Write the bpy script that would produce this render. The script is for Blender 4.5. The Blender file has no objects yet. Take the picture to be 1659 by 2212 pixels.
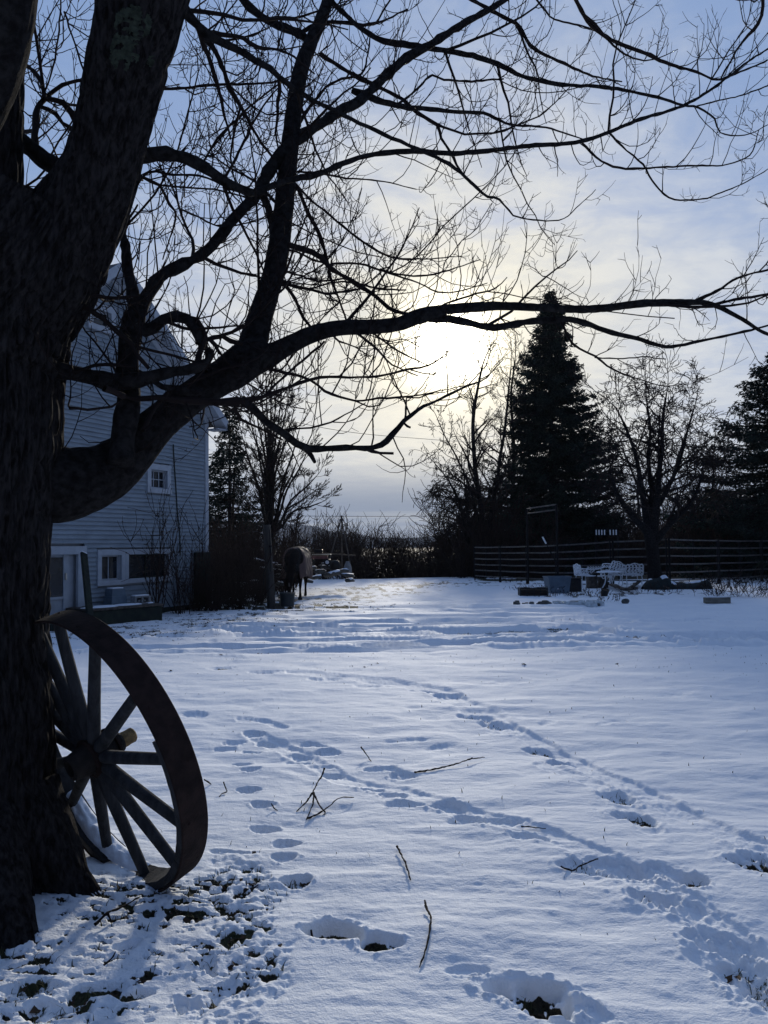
import bpy, bmesh, math, random
import numpy as np
from mathutils import Vector, Matrix
random.seed(7); RNG = np.random.default_rng(11)
SC = bpy.context.scene; COL = SC.collection
rad = math.radians

# ---------------------------------------------------------------- camera, sky, sun, exposure
FPX = 1662.0; CX, CY = 829.5, 1106.0; CAMH = 1.6
PITCH = math.atan(74/FPX); ROLL = rad(0.7)
cF = np.array([0, math.cos(PITCH), math.sin(PITCH)])
cU0 = np.array([0, -math.sin(PITCH), math.cos(PITCH)]); cR0 = np.array([1.0, 0, 0])
cR = cR0*math.cos(ROLL)-cU0*math.sin(ROLL); cU = cU0*math.cos(ROLL)+cR0*math.sin(ROLL)
C0 = np.array([0, 0, CAMH])
cam_d = bpy.data.cameras.new('camera'); cam = bpy.data.objects.new('camera', cam_d); COL.objects.link(cam)
M = Matrix([[cR[0], cU[0], -cF[0], 0], [cR[1], cU[1], -cF[1], 0], [cR[2], cU[2], -cF[2], CAMH], [0, 0, 0, 1]])
cam.matrix_world = M
cam_d.sensor_fit = 'VERTICAL'; cam_d.sensor_height = 36.0; cam_d.lens = 36.0*FPX/2212.0
cam_d.clip_start = 0.05; cam_d.clip_end = 20000
SC.camera = cam
SC.view_settings.view_transform = 'Standard'; SC.view_settings.look = 'None'
SC.view_settings.exposure = 0.0; SC.view_settings.gamma = 1.0; SC.view_settings.use_curve_mapping = False

SUN_AZ = rad(5.2); SUN_EL = rad(14.8)
sdir = np.array([math.sin(SUN_AZ)*math.cos(SUN_EL), math.cos(SUN_AZ)*math.cos(SUN_EL), math.sin(SUN_EL)])
sun_d = bpy.data.lights.new('sun', 'SUN'); sun_d.energy = 2.7; sun_d.angle = rad(4.0); sun_d.color = (1.0, 0.93, 0.80)
sun = bpy.data.objects.new('sun', sun_d); COL.objects.link(sun)
sun.rotation_euler = Vector(-sdir).to_track_quat('-Z', 'Y').to_euler()

world = bpy.data.worlds.new('World'); SC.world = world; world.use_nodes = True
class NT:
    """small helper around a node tree"""
    def __init__(s, t): s.t = t; s.n = t.nodes; s.l = t.links
    def node(s, ty, **kw):
        n = s.n.new(ty)
        for k, v in kw.items(): setattr(n, k, v)
        return n
    def put(s, sock, v):
        if isinstance(v, bpy.types.NodeSocket): s.l.new(v, sock)
        elif v is not None: sock.default_value = v
    def m(s, op, a, b=None, c=None, clamp=False):
        n = s.node('ShaderNodeMath', operation=op, use_clamp=clamp)
        for i, v in enumerate((a, b, c)):
            if v is not None: s.put(n.inputs[i], v)
        return n.outputs[0]
    def mix(s, f, a, b, blend='MIX'):
        n = s.node('ShaderNodeMix', data_type='RGBA', blend_type=blend)
        s.put(n.inputs[0], f)
        s.put(n.inputs[6], a if isinstance(a, bpy.types.NodeSocket) else (*a, 1)); s.put(n.inputs[7], b if isinstance(b, bpy.types.NodeSocket) else (*b, 1))
        return n.outputs[2]
    def noise(s, vec, scale, detail=4, rough=.55, dist=0, out=0):
        n = s.node('ShaderNodeTexNoise'); s.put(n.inputs['Vector'], vec)
        n.inputs['Scale'].default_value = scale; n.inputs['Detail'].default_value = detail
        n.inputs['Roughness'].default_value = rough; n.inputs['Distortion'].default_value = dist
        return n.outputs[out]
    def ss(s, v, a, b):
        n = s.node('ShaderNodeMapRange', interpolation_type='SMOOTHSTEP'); s.put(n.inputs[0], v)
        n.inputs[1].default_value = a; n.inputs[2].default_value = b; return n.outputs[0]
    def mapping(s, vec, scale=(1, 1, 1), loc=(0, 0, 0), rot=(0, 0, 0)):
        n = s.node('ShaderNodeMapping'); s.put(n.inputs[0], vec)
        n.inputs[1].default_value = loc; n.inputs[2].default_value = rot; n.inputs[3].default_value = scale
        return n.outputs[0]
def build_world():
    w = NT(world.node_tree); w.n.clear()
    out = w.node('ShaderNodeOutputWorld'); bg = w.node('ShaderNodeBackground'); w.l.new(bg.outputs[0], out.inputs[0])
    sky = w.node('ShaderNodeTexSky', sky_type='NISHITA'); sky.sun_disc = False
    sky.sun_elevation = SUN_EL; sky.sun_rotation = SUN_AZ; sky.air_density = 1.0; sky.dust_density = 1.2; sky.ozone_density = 2.0
    tc = w.node('ShaderNodeTexCoord').outputs['Generated']
    sp = w.node('ShaderNodeSeparateXYZ'); w.l.new(tc, sp.inputs[0]); x, y, z = sp.outputs
    dt = w.node('ShaderNodeVectorMath', operation='DOT_PRODUCT'); w.l.new(tc, dt.inputs[0]); dt.inputs[1].default_value = tuple(sdir)
    ca = w.m('MAXIMUM', dt.outputs['Value'], 0.0)
    zz = w.m('MAXIMUM', z, 0.0)
    # clouds live on a flat layer overhead, so they tighten into bands near the horizon
    den = w.m('ADD', zz, 0.10)
    cb = w.node('ShaderNodeCombineXYZ'); w.l.new(w.m('DIVIDE', x, den), cb.inputs[0]); w.l.new(w.m('DIVIDE', y, den), cb.inputs[1])
    lay = w.mapping(cb.outputs[0], (1.0, 1.15, 1), rot=(0, 0, .18))
    n1 = w.noise(lay, 1.1, 8, .62, .5); n2 = w.noise(lay, 4.6, 7, .66, .4); n3 = w.noise(lay, 0.45, 3, .5, .2)
    nn = w.m('ADD', w.m('MULTIPLY', n1, .5), w.m('ADD', w.m('MULTIPLY', n2, .25), w.m('MULTIPLY', n3, .25)))
    # more cover low down and round the sun, thinner overhead
    bias = w.m('SUBTRACT', 0.17, w.m('MULTIPLY', zz, 0.40))
    bias = w.m('ADD', bias, w.m('MULTIPLY', w.m('POWER', ca, 22.0), 0.10))
    cover = w.ss(w.m('ADD', nn, bias), 0.42, 0.66)
    g1 = w.m('POWER', ca, 5.0); g2 = w.m('POWER', ca, 30.0); g3 = w.m('POWER', ca, 380.0); g4 = w.m('POWER', ca, 1500.0)
    low = w.ss(zz, 0.135, 0.045)
    # blue of the clear air
    ns = w.node('ShaderNodeVectorMath', operation='SCALE'); w.l.new(sky.outputs[0], ns.inputs[0]); ns.inputs['Scale'].default_value = 0.075
    blue = w.mix(0.80, ns.outputs[0], (0.255, 0.385, 0.67))
    back = w.ss(dt.outputs['Value'], -0.7, 0.85)
    blue = w.mix(back, w.mix(1.0, blue, (0.30, 0.36, 0.48), 'MULTIPLY'), blue)
    grey = w.mix(back, (0.075, 0.105, 0.17), (0.34, 0.42, 0.57))
    cloud = w.mix(g1, grey, (0.72, 0.76, 0.82))
    cloud = w.mix(g2, cloud, (0.86, 0.83, 0.72))
    # low bank of grey-blue cloud with a few streaks lit from behind
    st = w.noise(w.mapping(tc, (1.6, 1.6, 34.0)), 1.6, 5, .6, .6)
    bank = w.mix(w.ss(st, .46, .66), (0.205, 0.265, 0.385), (0.42, 0.45, 0.49))
    bank = w.mix(back, (0.07, 0.10, 0.16), bank)
    shade = w.ss(n2, .35, .62)
    cloud = w.mix(w.m('MULTIPLY', w.m('SUBTRACT', 1.0, shade), 0.32), cloud, w.mix(1.0, cloud, (0.60, 0.66, 0.80), 'MULTIPLY'))
    col = w.mix(w.m('MULTIPLY', cover, 0.86), blue, cloud)
    col = w.mix(w.m('MULTIPLY', low, 0.9), col, bank)
    def add(c, f, k):
        v = w.node('ShaderNodeVectorMath', operation='SCALE'); v.inputs[0].default_value = k; w.put(v.inputs['Scale'], f)
        a = w.node('ShaderNodeVectorMath', operation='ADD'); w.l.new(c, a.inputs[0]); w.l.new(v.outputs[0], a.inputs[1]); return a.outputs[0]
    soft = w.m('ADD', 0.75, w.m('MULTIPLY', n2, 0.5))
    hi = w.m('SUBTRACT', 1.0, w.m('MULTIPLY', low, .8))
    col = add(col, w.m('MULTIPLY', w.m('MULTIPLY', g2, hi), soft), (0.12, 0.09, 0.03))
    col = add(col, w.m('MULTIPLY', g3, soft), (0.80, 0.68, 0.38))
    col = add(col, w.m('MULTIPLY', g4, soft), (9.0, 8.4, 7.0))
    w.l.new(col, bg.inputs[0]); bg.inputs[1].default_value = 1.0
build_world()

# ---------------------------------------------------------------- projection helpers (D = pixel of a 1659 x 2212 view)
def ray(px, py): return FPX*cF+(px-CX)*cR+(CY-py)*cU
def at(px, py, Y):
    d = ray(px, py); return C0+d*(Y/d[1])
def G(px, py, z=0.0):
    d = ray(px, py); return C0+d*((z-CAMH)/d[2])
def pxm(Y): return Y/FPX

# ---------------------------------------------------------------- numpy noise
def _h(ix, iy, iz, s):
    h = (ix.astype(np.int64)*374761393+iy.astype(np.int64)*668265263+iz.astype(np.int64)*2147483647+s*974634777) & 0xffffffff
    h = ((h ^ (h >> 13))*1274126177) & 0xffffffff
    h = ((h ^ (h >> 15))*2246822519) & 0xffffffff
    return ((h ^ (h >> 16)) & 0xffffff)/float(0xffffff)
def vn3(x, y, z, s=0):
    x, y, z = np.broadcast_arrays(x, y, z); fx, fy, fz = np.floor(x), np.floor(y), np.floor(z)
    tx, ty, tz = x-fx, y-fy, z-fz; tx = tx*tx*(3-2*tx); ty = ty*ty*(3-2*ty); tz = tz*tz*(3-2*tz); r = 0
    for a in (0, 1):
        for b in (0, 1):
            for c in (0, 1):
                r = r+_h(fx+a, fy+b, fz+c, s)*(tx if a else 1-tx)*(ty if b else 1-ty)*(tz if c else 1-tz)
    return r
def vn2(x, y, s=0):
    fx, fy = np.floor(x), np.floor(y); tx, ty = x-fx, y-fy; tx = tx*tx*(3-2*tx); ty = ty*ty*(3-2*ty); r = 0
    z = np.zeros_like(fx)
    for a in (0, 1):
        for b in (0, 1): r = r+_h(fx+a, fy+b, z, s)*(tx if a else 1-tx)*(ty if b else 1-ty)
    return r
def fbm2(x, y, s=0, o=4):
    r = 0; a = .5; t = 0
    for i in range(o): r = r+a*vn2(x*2**i+i*17.3, y*2**i+i*9.1, s+i); t += a; a *= .5
    return r/t
def sst(v, a, b):
    t = np.clip((v-a)/(b-a), 0, 1); return t*t*(3-2*t)

# ---------------------------------------------------------------- object helpers
def link(o, parent=None):
    COL.objects.link(o)
    if parent is not None: o.parent = parent
    return o
def mk(name, V, Fs, mat=None, parent=None, smooth=True, kind=None):
    V = np.asarray(V, float)
    if not isinstance(Fs, (list, tuple)): Fs = [Fs]
    elif isinstance(Fs[0], (tuple, list)) and isinstance(Fs[0][0], (int, np.integer)): Fs = [[f for f in Fs if len(f) == k] for k in sorted({len(f) for f in Fs})]
    Fs = [np.asarray(f, np.int32) for f in Fs if len(f)]
    me = bpy.data.meshes.new(name)
    me.vertices.add(len(V)); me.vertices.foreach_set('co', V.astype(np.float32).ravel())
    tot = sum(f.size for f in Fs); n = sum(len(f) for f in Fs)
    me.loops.add(tot); me.loops.foreach_set('vertex_index', np.concatenate([f.ravel() for f in Fs]))
    me.polygons.add(n)
    sizes = np.concatenate([np.full(len(f), f.shape[1], np.int32) for f in Fs])
    starts = np.concatenate([[0], np.cumsum(sizes)[:-1]]).astype(np.int32)
    me.polygons.foreach_set('loop_start', starts)
    try: me.polygons.foreach_set('loop_total', sizes)
    except Exception: pass
    me.polygons.foreach_set('use_smooth', np.full(n, smooth, bool))
    me.update(calc_edges=True)
    if mat: me.materials.append(mat)
    o = bpy.data.objects.new(name, me); link(o, parent)
    if kind: o['kind'] = kind
    return o
def empty(name, loc, label, cat, group=None, rz=0):
    o = bpy.data.objects.new(name, None); o.location = loc; o.rotation_euler = (0, 0, rz); o.empty_display_size = .2
    link(o); o['label'] = label; o['category'] = cat
    if group: o['group'] = group
    return o
def tag(o, label, cat, group=None):
    o['label'] = label; o['category'] = cat
    if group: o['group'] = group
    return o
def copy_tree(o, parent=None):
    c = o.copy(); COL.objects.link(c); c.parent = parent
    for ch in [k for k in bpy.data.objects if k.parent == o]: copy_tree(ch, c)
    return c
class MB:
    """collects simple shapes into ONE mesh"""
    def __init__(s): s.V = []; s.F = {}; s.n = 0
    def add(s, V, F):
        F = np.asarray(F, int); s.F.setdefault(F.shape[1], []).append(F+s.n); s.V.append(np.asarray(V, float)); s.n += len(V); return s
    def box(s, c, size, rot=None, bev=0.0):
        hx, hy, hz = [k/2 for k in size]
        if bev <= 0:
            V = np.array([(a*hx, b*hy, d*hz) for a in (-1, 1) for b in (-1, 1) for d in (-1, 1)])
            F = [(0, 1, 3, 2), (4, 6, 7, 5), (0, 4, 5, 1), (2, 3, 7, 6), (0, 2, 6, 4), (1, 5, 7, 3)]
            if rot is not None: V = V@np.array(rot).T
            return s.add(V+np.array(c), F)
        bm = bmesh.new(); bmesh.ops.create_cube(bm, size=1.0)
        for v in bm.verts: v.co = (v.co.x*2*hx, v.co.y*2*hy, v.co.z*2*hz)
        bmesh.ops.bevel(bm, geom=bm.edges[:], offset=bev, segments=1, affect='EDGES')
        bmesh.ops.triangulate(bm, faces=bm.faces[:]); bm.verts.ensure_lookup_table()
        V = np.array([v.co[:] for v in bm.verts]); F = [[v.index for v in f.verts] for f in bm.faces]; bm.free()
        if rot is not None: V = V@np.array(rot).T
        return s.add(V+np.array(c), F)
    def tube(s, pts, r, sides=6, cap=True):
        V, F = tube1(np.array(pts, float), np.broadcast_to(np.array(r, float), (len(pts),)), sides); s.add(V, F)
        if cap and sides == 4: s.add(V[:4], [(3, 2, 1, 0)]); s.add(V[-4:], [(0, 1, 2, 3)])
        elif cap:
            for e, q in ((V[:sides], 1), (V[-sides:], 0)):
                c = e.mean(0); Vx = np.vstack([e, c]); idx = [(i, (i+1) % sides, sides) for i in range(sides)]
                if q: idx = [(b, a, c2) for a, b, c2 in idx]
                s.add(Vx, idx)
        return s
    def lathe(s, prof, sides=20, c=(0, 0, 0), axis=None, u=None, v=None):
        prof = np.array(prof, float); t = np.linspace(0, 2*math.pi, sides, endpoint=False)
        ax = np.array(axis if axis is not None else (0, 0, 1.0)); uu = np.array(u if u is not None else (1.0, 0, 0)); vv = np.array(v if v is not None else (0, 1.0, 0))
        V = (prof[:, 0, None, None]*(np.cos(t)[None, :, None]*uu+np.sin(t)[None, :, None]*vv)+prof[:, 1, None, None]*ax).reshape(-1, 3)+np.array(c)
        K = len(prof); F = [(i*sides+j, i*sides+(j+1) % sides, (i+1)*sides+(j+1) % sides, (i+1)*sides+j) for i in range(K-1) for j in range(sides)]
        return s.add(V, F)
    def build(s, name, mat, parent=None, smooth=False, kind=None):
        return mk(name, np.vstack(s.V), [np.vstack(v) for v in s.F.values()], mat, parent, smooth, kind)
def frames(P):
    """parallel-transported frames along one path"""
    T = np.gradient(P, axis=0); T /= np.linalg.norm(T, axis=1)[:, None]+1e-9
    a = np.array([0, 0, 1.0]) if abs(T[0][2]) < .9 else np.array([1.0, 0, 0])
    n = np.cross(T[0], a); n /= np.linalg.norm(n); N = [n]
    for i in range(1, len(P)):
        n = N[-1]-T[i]*np.dot(N[-1], T[i]); n /= np.linalg.norm(n)+1e-9; N.append(n)
    N = np.array(N); return T, N, np.cross(T, N)
def tube1(P, R, sides):
    T, N, B = frames(P); t = np.linspace(0, 2*math.pi, sides, endpoint=False)
    V = (P[:, None]+R[:, None, None]*(np.cos(t)[None, :, None]*N[:, None]+np.sin(t)[None, :, None]*B[:, None])).reshape(-1, 3)
    i = np.arange(len(P)-1)[:, None]*sides; j = np.arange(sides)[None]; j2 = (j+1) % sides
    F = np.stack([i+j, i+j2, i+sides+j2, i+sides+j], -1).reshape(-1, 4)
    return V, F
def tubes(P, R, sides=3):
    """many short tubes at once: P (N,K,3), R (N,K)"""
    P = np.asarray(P, float); R = np.asarray(R, float); Nn, K = R.shape
    T = np.gradient(P, axis=1); T /= np.linalg.norm(T, axis=2)[..., None]+1e-9
    m = T.mean(1); ref = np.where((np.abs(m[:, 2]) > .75)[:, None], np.array([1.0, .1, 0]), np.array([.05, .1, 1.0]))
    A = np.cross(T, ref[:, None]); A /= np.linalg.norm(A, axis=2)[..., None]+1e-9; B = np.cross(T, A)
    t = np.linspace(0, 2*math.pi, sides, endpoint=False)
    V = P[:, :, None]+R[:, :, None, None]*(np.cos(t)[:, None]*A[:, :, None]+np.sin(t)[:, None]*B[:, :, None])
    b = (np.arange(Nn)*K*sides)[:, None, None]; i = (np.arange(K-1)*sides)[None, :, None]; j = np.arange(sides)[None, None]; j2 = (j+1) % sides
    F = np.stack([b+i+j, b+i+j2, b+i+sides+j2, b+i+sides+j], -1).reshape(-1, 4)
    return V.reshape(-1, 3), F
def catmull(P, step):
    """resample a control path (n,k) by Catmull-Rom at about `step` spacing (measured on first 3 columns)"""
    P = np.asarray(P, float); Q = np.vstack([2*P[0]-P[1], P, 2*P[-1]-P[-2]]); out = []
    for i in range(len(P)-1):
        a, b, c, d = Q[i:i+4]; L = np.linalg.norm((c-b)[:3]); n = max(1, int(round(L/step)))
        t = (np.arange(n)/n)[:, None]
        out.append(.5*((2*b)+(-a+c)*t+(2*a-5*b+4*c-d)*t**2+(-a+3*b-3*c+d)*t**3))
    out.append(P[-1][None]); return np.vstack(out)

# ---------------------------------------------------------------- materials
def mat(name, col, rough=.8, var=.25, scale=8.0, bump=.0, bscale=None, metal=0, spec=.3, stretch=(1, 1, 1), col2=None, coord='Object'):
    m = bpy.data.materials.new(name); m.use_nodes = True; w = NT(m.node_tree)
    b = w.n['Principled BSDF']; b.inputs['Roughness'].default_value = rough; b.inputs['Metallic'].default_value = metal
    b.inputs['Specular IOR Level'].default_value = spec
    tc = w.node('ShaderNodeTexCoord').outputs[coord]; v = w.mapping(tc, stretch)
    n = w.noise(v, scale, 6, .6, .3)
    c1 = tuple(k*(1-var) for k in col); c2 = col2 or tuple(min(1, k*(1+var)) for k in col)
    w.l.new(w.mix(w.ss(n, .3, .7), c1, c2), b.inputs['Base Color'])
    if bump:
        bp = w.node('ShaderNodeBump'); bp.inputs['Strength'].default_value = bump; bp.inputs['Distance'].default_value = .02
        w.l.new(w.noise(v, bscale or scale*3, 6, .65), bp.inputs['Height']); w.l.new(bp.outputs[0], b.inputs['Normal'])
    return m
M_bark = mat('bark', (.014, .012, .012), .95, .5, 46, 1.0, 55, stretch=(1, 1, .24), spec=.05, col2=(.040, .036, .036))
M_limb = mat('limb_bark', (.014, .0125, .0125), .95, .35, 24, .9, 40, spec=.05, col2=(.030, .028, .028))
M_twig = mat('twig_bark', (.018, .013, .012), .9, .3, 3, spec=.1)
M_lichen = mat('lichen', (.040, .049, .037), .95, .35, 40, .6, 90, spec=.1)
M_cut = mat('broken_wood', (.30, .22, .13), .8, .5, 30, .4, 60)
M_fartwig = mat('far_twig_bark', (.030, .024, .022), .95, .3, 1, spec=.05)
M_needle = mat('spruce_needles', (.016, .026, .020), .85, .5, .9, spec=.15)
M_brush = mat('brush_stems', (.040, .029, .025), .95, .4, .6, spec=.05)
M_rust = mat('rusty_iron', (.024, .014, .012), .8, .4, 14, .35, 70, metal=.1, spec=.15)
M_wood = mat('weathered_wood', (.030, .030, .032), .9, .45, 22, .5, 60, stretch=(1, 1, .25))
M_hub = mat('dark_hub_wood', (.018, .014, .012), .85, .4, 20, .5, 50)
M_axle = mat('split_axle_wood', (.20, .13, .055), .8, .5, 26, .5, 60)
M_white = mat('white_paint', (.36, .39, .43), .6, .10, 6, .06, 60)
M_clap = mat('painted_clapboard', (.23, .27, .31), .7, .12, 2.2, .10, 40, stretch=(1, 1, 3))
M_glass = mat('dark_window_glass', (.012, .016, .022), .12, .3, 2, spec=.5)
M_roof = mat('roof_shingle', (.06, .06, .065), .9, .3, 12)
M_stone = mat('field_stone', (.085, .085, .08), .9, .4, 6, .6, 20)
M_moss = mat('mossy_concrete', (.022, .025, .024), .92, .4, 5, .5, 20, col2=(.024, .032, .022))
M_conc = mat('concrete_block', (.22, .225, .23), .9, .2, 20, .4, 70)
M_plast = mat('dark_plastic', (.035, .045, .05), .5, .2, 5)
M_tote = mat('tote_plastic', (.10, .14, .18), .5, .15, 4)
M_black = mat('black_plastic', (.010, .010, .011), .5, .3, 8)
M_rail = mat('galvanised_rail', (.10, .095, .095), .34, .35, 6, .1, 40, metal=.75)
M_gpost = mat('dark_post_steel', (.014, .013, .014), .7, .3, 6, .1, 40, metal=.4)
M_iron = mat('white_cast_iron', (.78, .80, .82), .6, .2, 20)
M_tarp = mat('green_canvas', (.016, .023, .023), .8, .3, 6, .4, 14)
M_log = mat('log_bark', (.075, .062, .052), .95, .45, 10, .7, 30)
M_beam = mat('cut_timber', (.16, .15, .125), .9, .3, 14, .5, 40, stretch=(.3, 1, 1))
M_horse = mat('horse_coat', (.009, .0065, .006), .85, .4, 4, .15, 60, spec=.08)
M_mane = mat('horse_mane', (.006, .005, .005), .6, .3, 30, .4, 60)
M_blanket = mat('horse_blanket', (.095, .062, .056), .75, .2, 5, .2, 30)
M_blaze = mat('horse_blaze', (.08, .07, .065), .8, .2, 20)
M_post = mat('grey_post_wood', (.05, .047, .043), .92, .35, 10, .6, 40, stretch=(1, 1, .15))
M_rubber = mat('black_cord', (.008, .008, .009), .5, .2, 10)
M_redp = mat('faded_red_paint', (.14, .06, .055), .6, .3, 8)
M_steel = mat('bare_metal', (.42, .40, .36), .30, .2, 8, metal=.8)
M_pole = mat('peeled_pole', (.075, .06, .05), .85, .3, 6)
M_cap = mat('settled_snow', (.80, .83, .88), .7, .05, 6, .35, 30, spec=.2)
M_grass = mat('dead_grass', (.10, .085, .05), .9, .4, 3, col2=(.055, .07, .03), spec=.1)
M_leaf = mat('dead_leaves', (.06, .035, .02), .9, .5, 3)
M_ice = mat('grey_slush_ice', (.55, .60, .62), .12, .25, 10, .5, 24, spec=.6)
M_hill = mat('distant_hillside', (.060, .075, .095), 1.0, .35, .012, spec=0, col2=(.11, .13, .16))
# ---------------------------------------------------------------- snow-covered ground
def dist_poly(X, Y, pts):
    """distance to a polyline, plus arclength of the nearest point"""
    best = np.full(X.shape, 1e9); arc = np.zeros(X.shape); acc = 0
    for a, b in zip(pts[:-1], pts[1:]):
        d = b-a; L = np.hypot(*d); t = np.clip(((X-a[0])*d[0]+(Y-a[1])*d[1])/(L*L), 0, 1)
        q = np.hypot(X-a[0]-t*d[0], Y-a[1]-t*d[1]); m = q < best
        best[m] = q[m]; arc[m] = (acc+t*L)[m]; acc += L
    return best, arc
def gpts(L): return [G(x, y)[:2] for x, y in L]
TREE_XY = (-1.88, 3.6)
def ground():
    a_in = np.radians(np.linspace(-37, 37, 930)); a_out = np.radians(np.linspace(37, 323, 90))[1:-1]
    ang = np.concatenate([a_in, a_out])
    r = 1/np.linspace(1/2.0, 1/46.0, 640); r = np.concatenate([[.3, .8, 1.3, 1.7], r, np.geomspace(48, 6000, 40)])
    A, R = np.meshgrid(ang, r); X = R*np.sin(A); Y = R*np.cos(A)
    H = np.zeros_like(X); bare = np.zeros_like(X)
    near = R < 46
    fade = 1-sst(R, 20, 45)
    H += .07*(fbm2(X/3.0, Y/3.0, 3, 2)-.5)*fade+.030*(fbm2(X/.9+3, Y/.55, 4, 2)-.5)*fade
    wx = X+.4*fbm2(X*1.3, Y*1.3, 40, 2); wy = Y+.25*fbm2(X*1.1, Y*1.1, 44, 2)
    H += .040*(fbm2(wx/.75, wy/.30, 5, 3)-.5)*fade
    H += .014*(fbm2(wx/.26+wy*.8, wy/.12, 8, 3)-.5)*(1-sst(R, 8, 20))
    H += .004*(fbm2(X/.035, Y/.035, 12, 2)-.5)*(1-sst(R, 3, 7))
    dm = fbm2(wx/.33+5, wy/.20, 14, 3); H += (-.008*sst(dm, .52, .80)+.004*sst(dm, .5, .3))*(1-sst(R, 7, 16))
    # mound and thin cover round the tree foot
    dt = np.hypot(X-TREE_XY[0], Y-TREE_XY[1])
    H += .10*np.exp(-(dt/.75)**2)
    rough = fbm2(X/.05, Y/.05, 21, 3); mid = fbm2(X/.16, Y/.16, 25, 3); tiny = fbm2(X/.026, Y/.026, 28, 3)
    def prt(px, py, l, w, a, h, b=0.0, seed=0):
        g = G(px, py); cx, cy = g[0], g[1]; m = (np.abs(X-cx) < 2.2*l) & (np.abs(Y-cy) < 2.2*l)
        if not m.any(): return
        ca, sa = math.cos(a), math.sin(a); x = X[m]-cx; y = Y[m]-cy
        u = (x*ca+y*sa)/l; v = (-x*sa+y*ca)/w
        cl_ = .45 if b > 1 else 1.0; q = np.sqrt(u*u+v*v)+(mid[m]-.5)*.60*cl_+(rough[m]-.5)*.42*cl_+.12*np.sin(3*np.arctan2(v, u)+seed+l*40)
        prof = -h*(1-sst(q, .74, .98))+h*np.exp(-((q-1.16)/.16)**2)*(.03+.20*sst(tiny[m], .45, .75))
        H[m] += prof+((.45 if b < 1 else .2)*h*sst(tiny[m], .5, .8)+(.3 if b < 1 else 1.1*sst(q, .3, .7))*h*(rough[m]-.5))*(1-sst(q, .7, .95))
        if b > 0: bare[m] = np.maximum(bare[m], b*(1-sst(q, .60, .80))*(1-.9*sst(rough[m], .58, .68)))
    # trails: shallow ruts with crumbled edges
    def trail(D, hw, h, crumb, s=0):
        P = gpts(D); m = near & (Y > min(p[1] for p in P)-1) & (Y < max(p[1] for p in P)+1) & (X > min(p[0] for p in P)-1) & (X < max(p[0] for p in P)+1)
        if not m.any(): return
        d, arc = dist_poly(X[m], Y[m], P); e = d/hw+(mid[m]-.5)*.7
        cut = 1-sst(e, .7, 1.05)
        ch = .45*fbm2(X[m]/.045, Y[m]/.045, 60+s, 3)+.55*tiny[m]
        h *= .5; crumb *= .42; hw *= .82; H[m] += -h*cut+h*.4*np.exp(-((e-1.2)/.22)**2)*sst(ch, .4, .75)+1.15*crumb*(ch-.5)*cut
    trail([(640, 1452), (720, 1460), (830, 1468), (950, 1492), (1040, 1540), (1090, 1575)], .17, .035, .035, 1)
    trail([(1060, 1560), (1130, 1585), (1200, 1622), (1300, 1672), (1400, 1715), (1500, 1765), (1600, 1815), (1720, 1870)], .10, .035, .04, 2)
    trail([(1170, 1650), (1260, 1680), (1330, 1720), (1400, 1790)], .08, .02, .03, 3)
    trail([(560, 1590), (640, 1625), (740, 1680), (850, 1705), (960, 1742), (1060, 1775), (1150, 1800), (1240, 1830), (1330, 1870), (1420, 1930), (1500, 1965), (1590, 2025), (1680, 2100)], .10, .026, .026, 4)
    trail([(520, 1555), (560, 1560), (610, 1572)], .06, .03, .006, 5)
    trail([(1560, 2060), (1620, 2110), (1700, 2170)], .13, .05, .03, 6)
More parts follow.
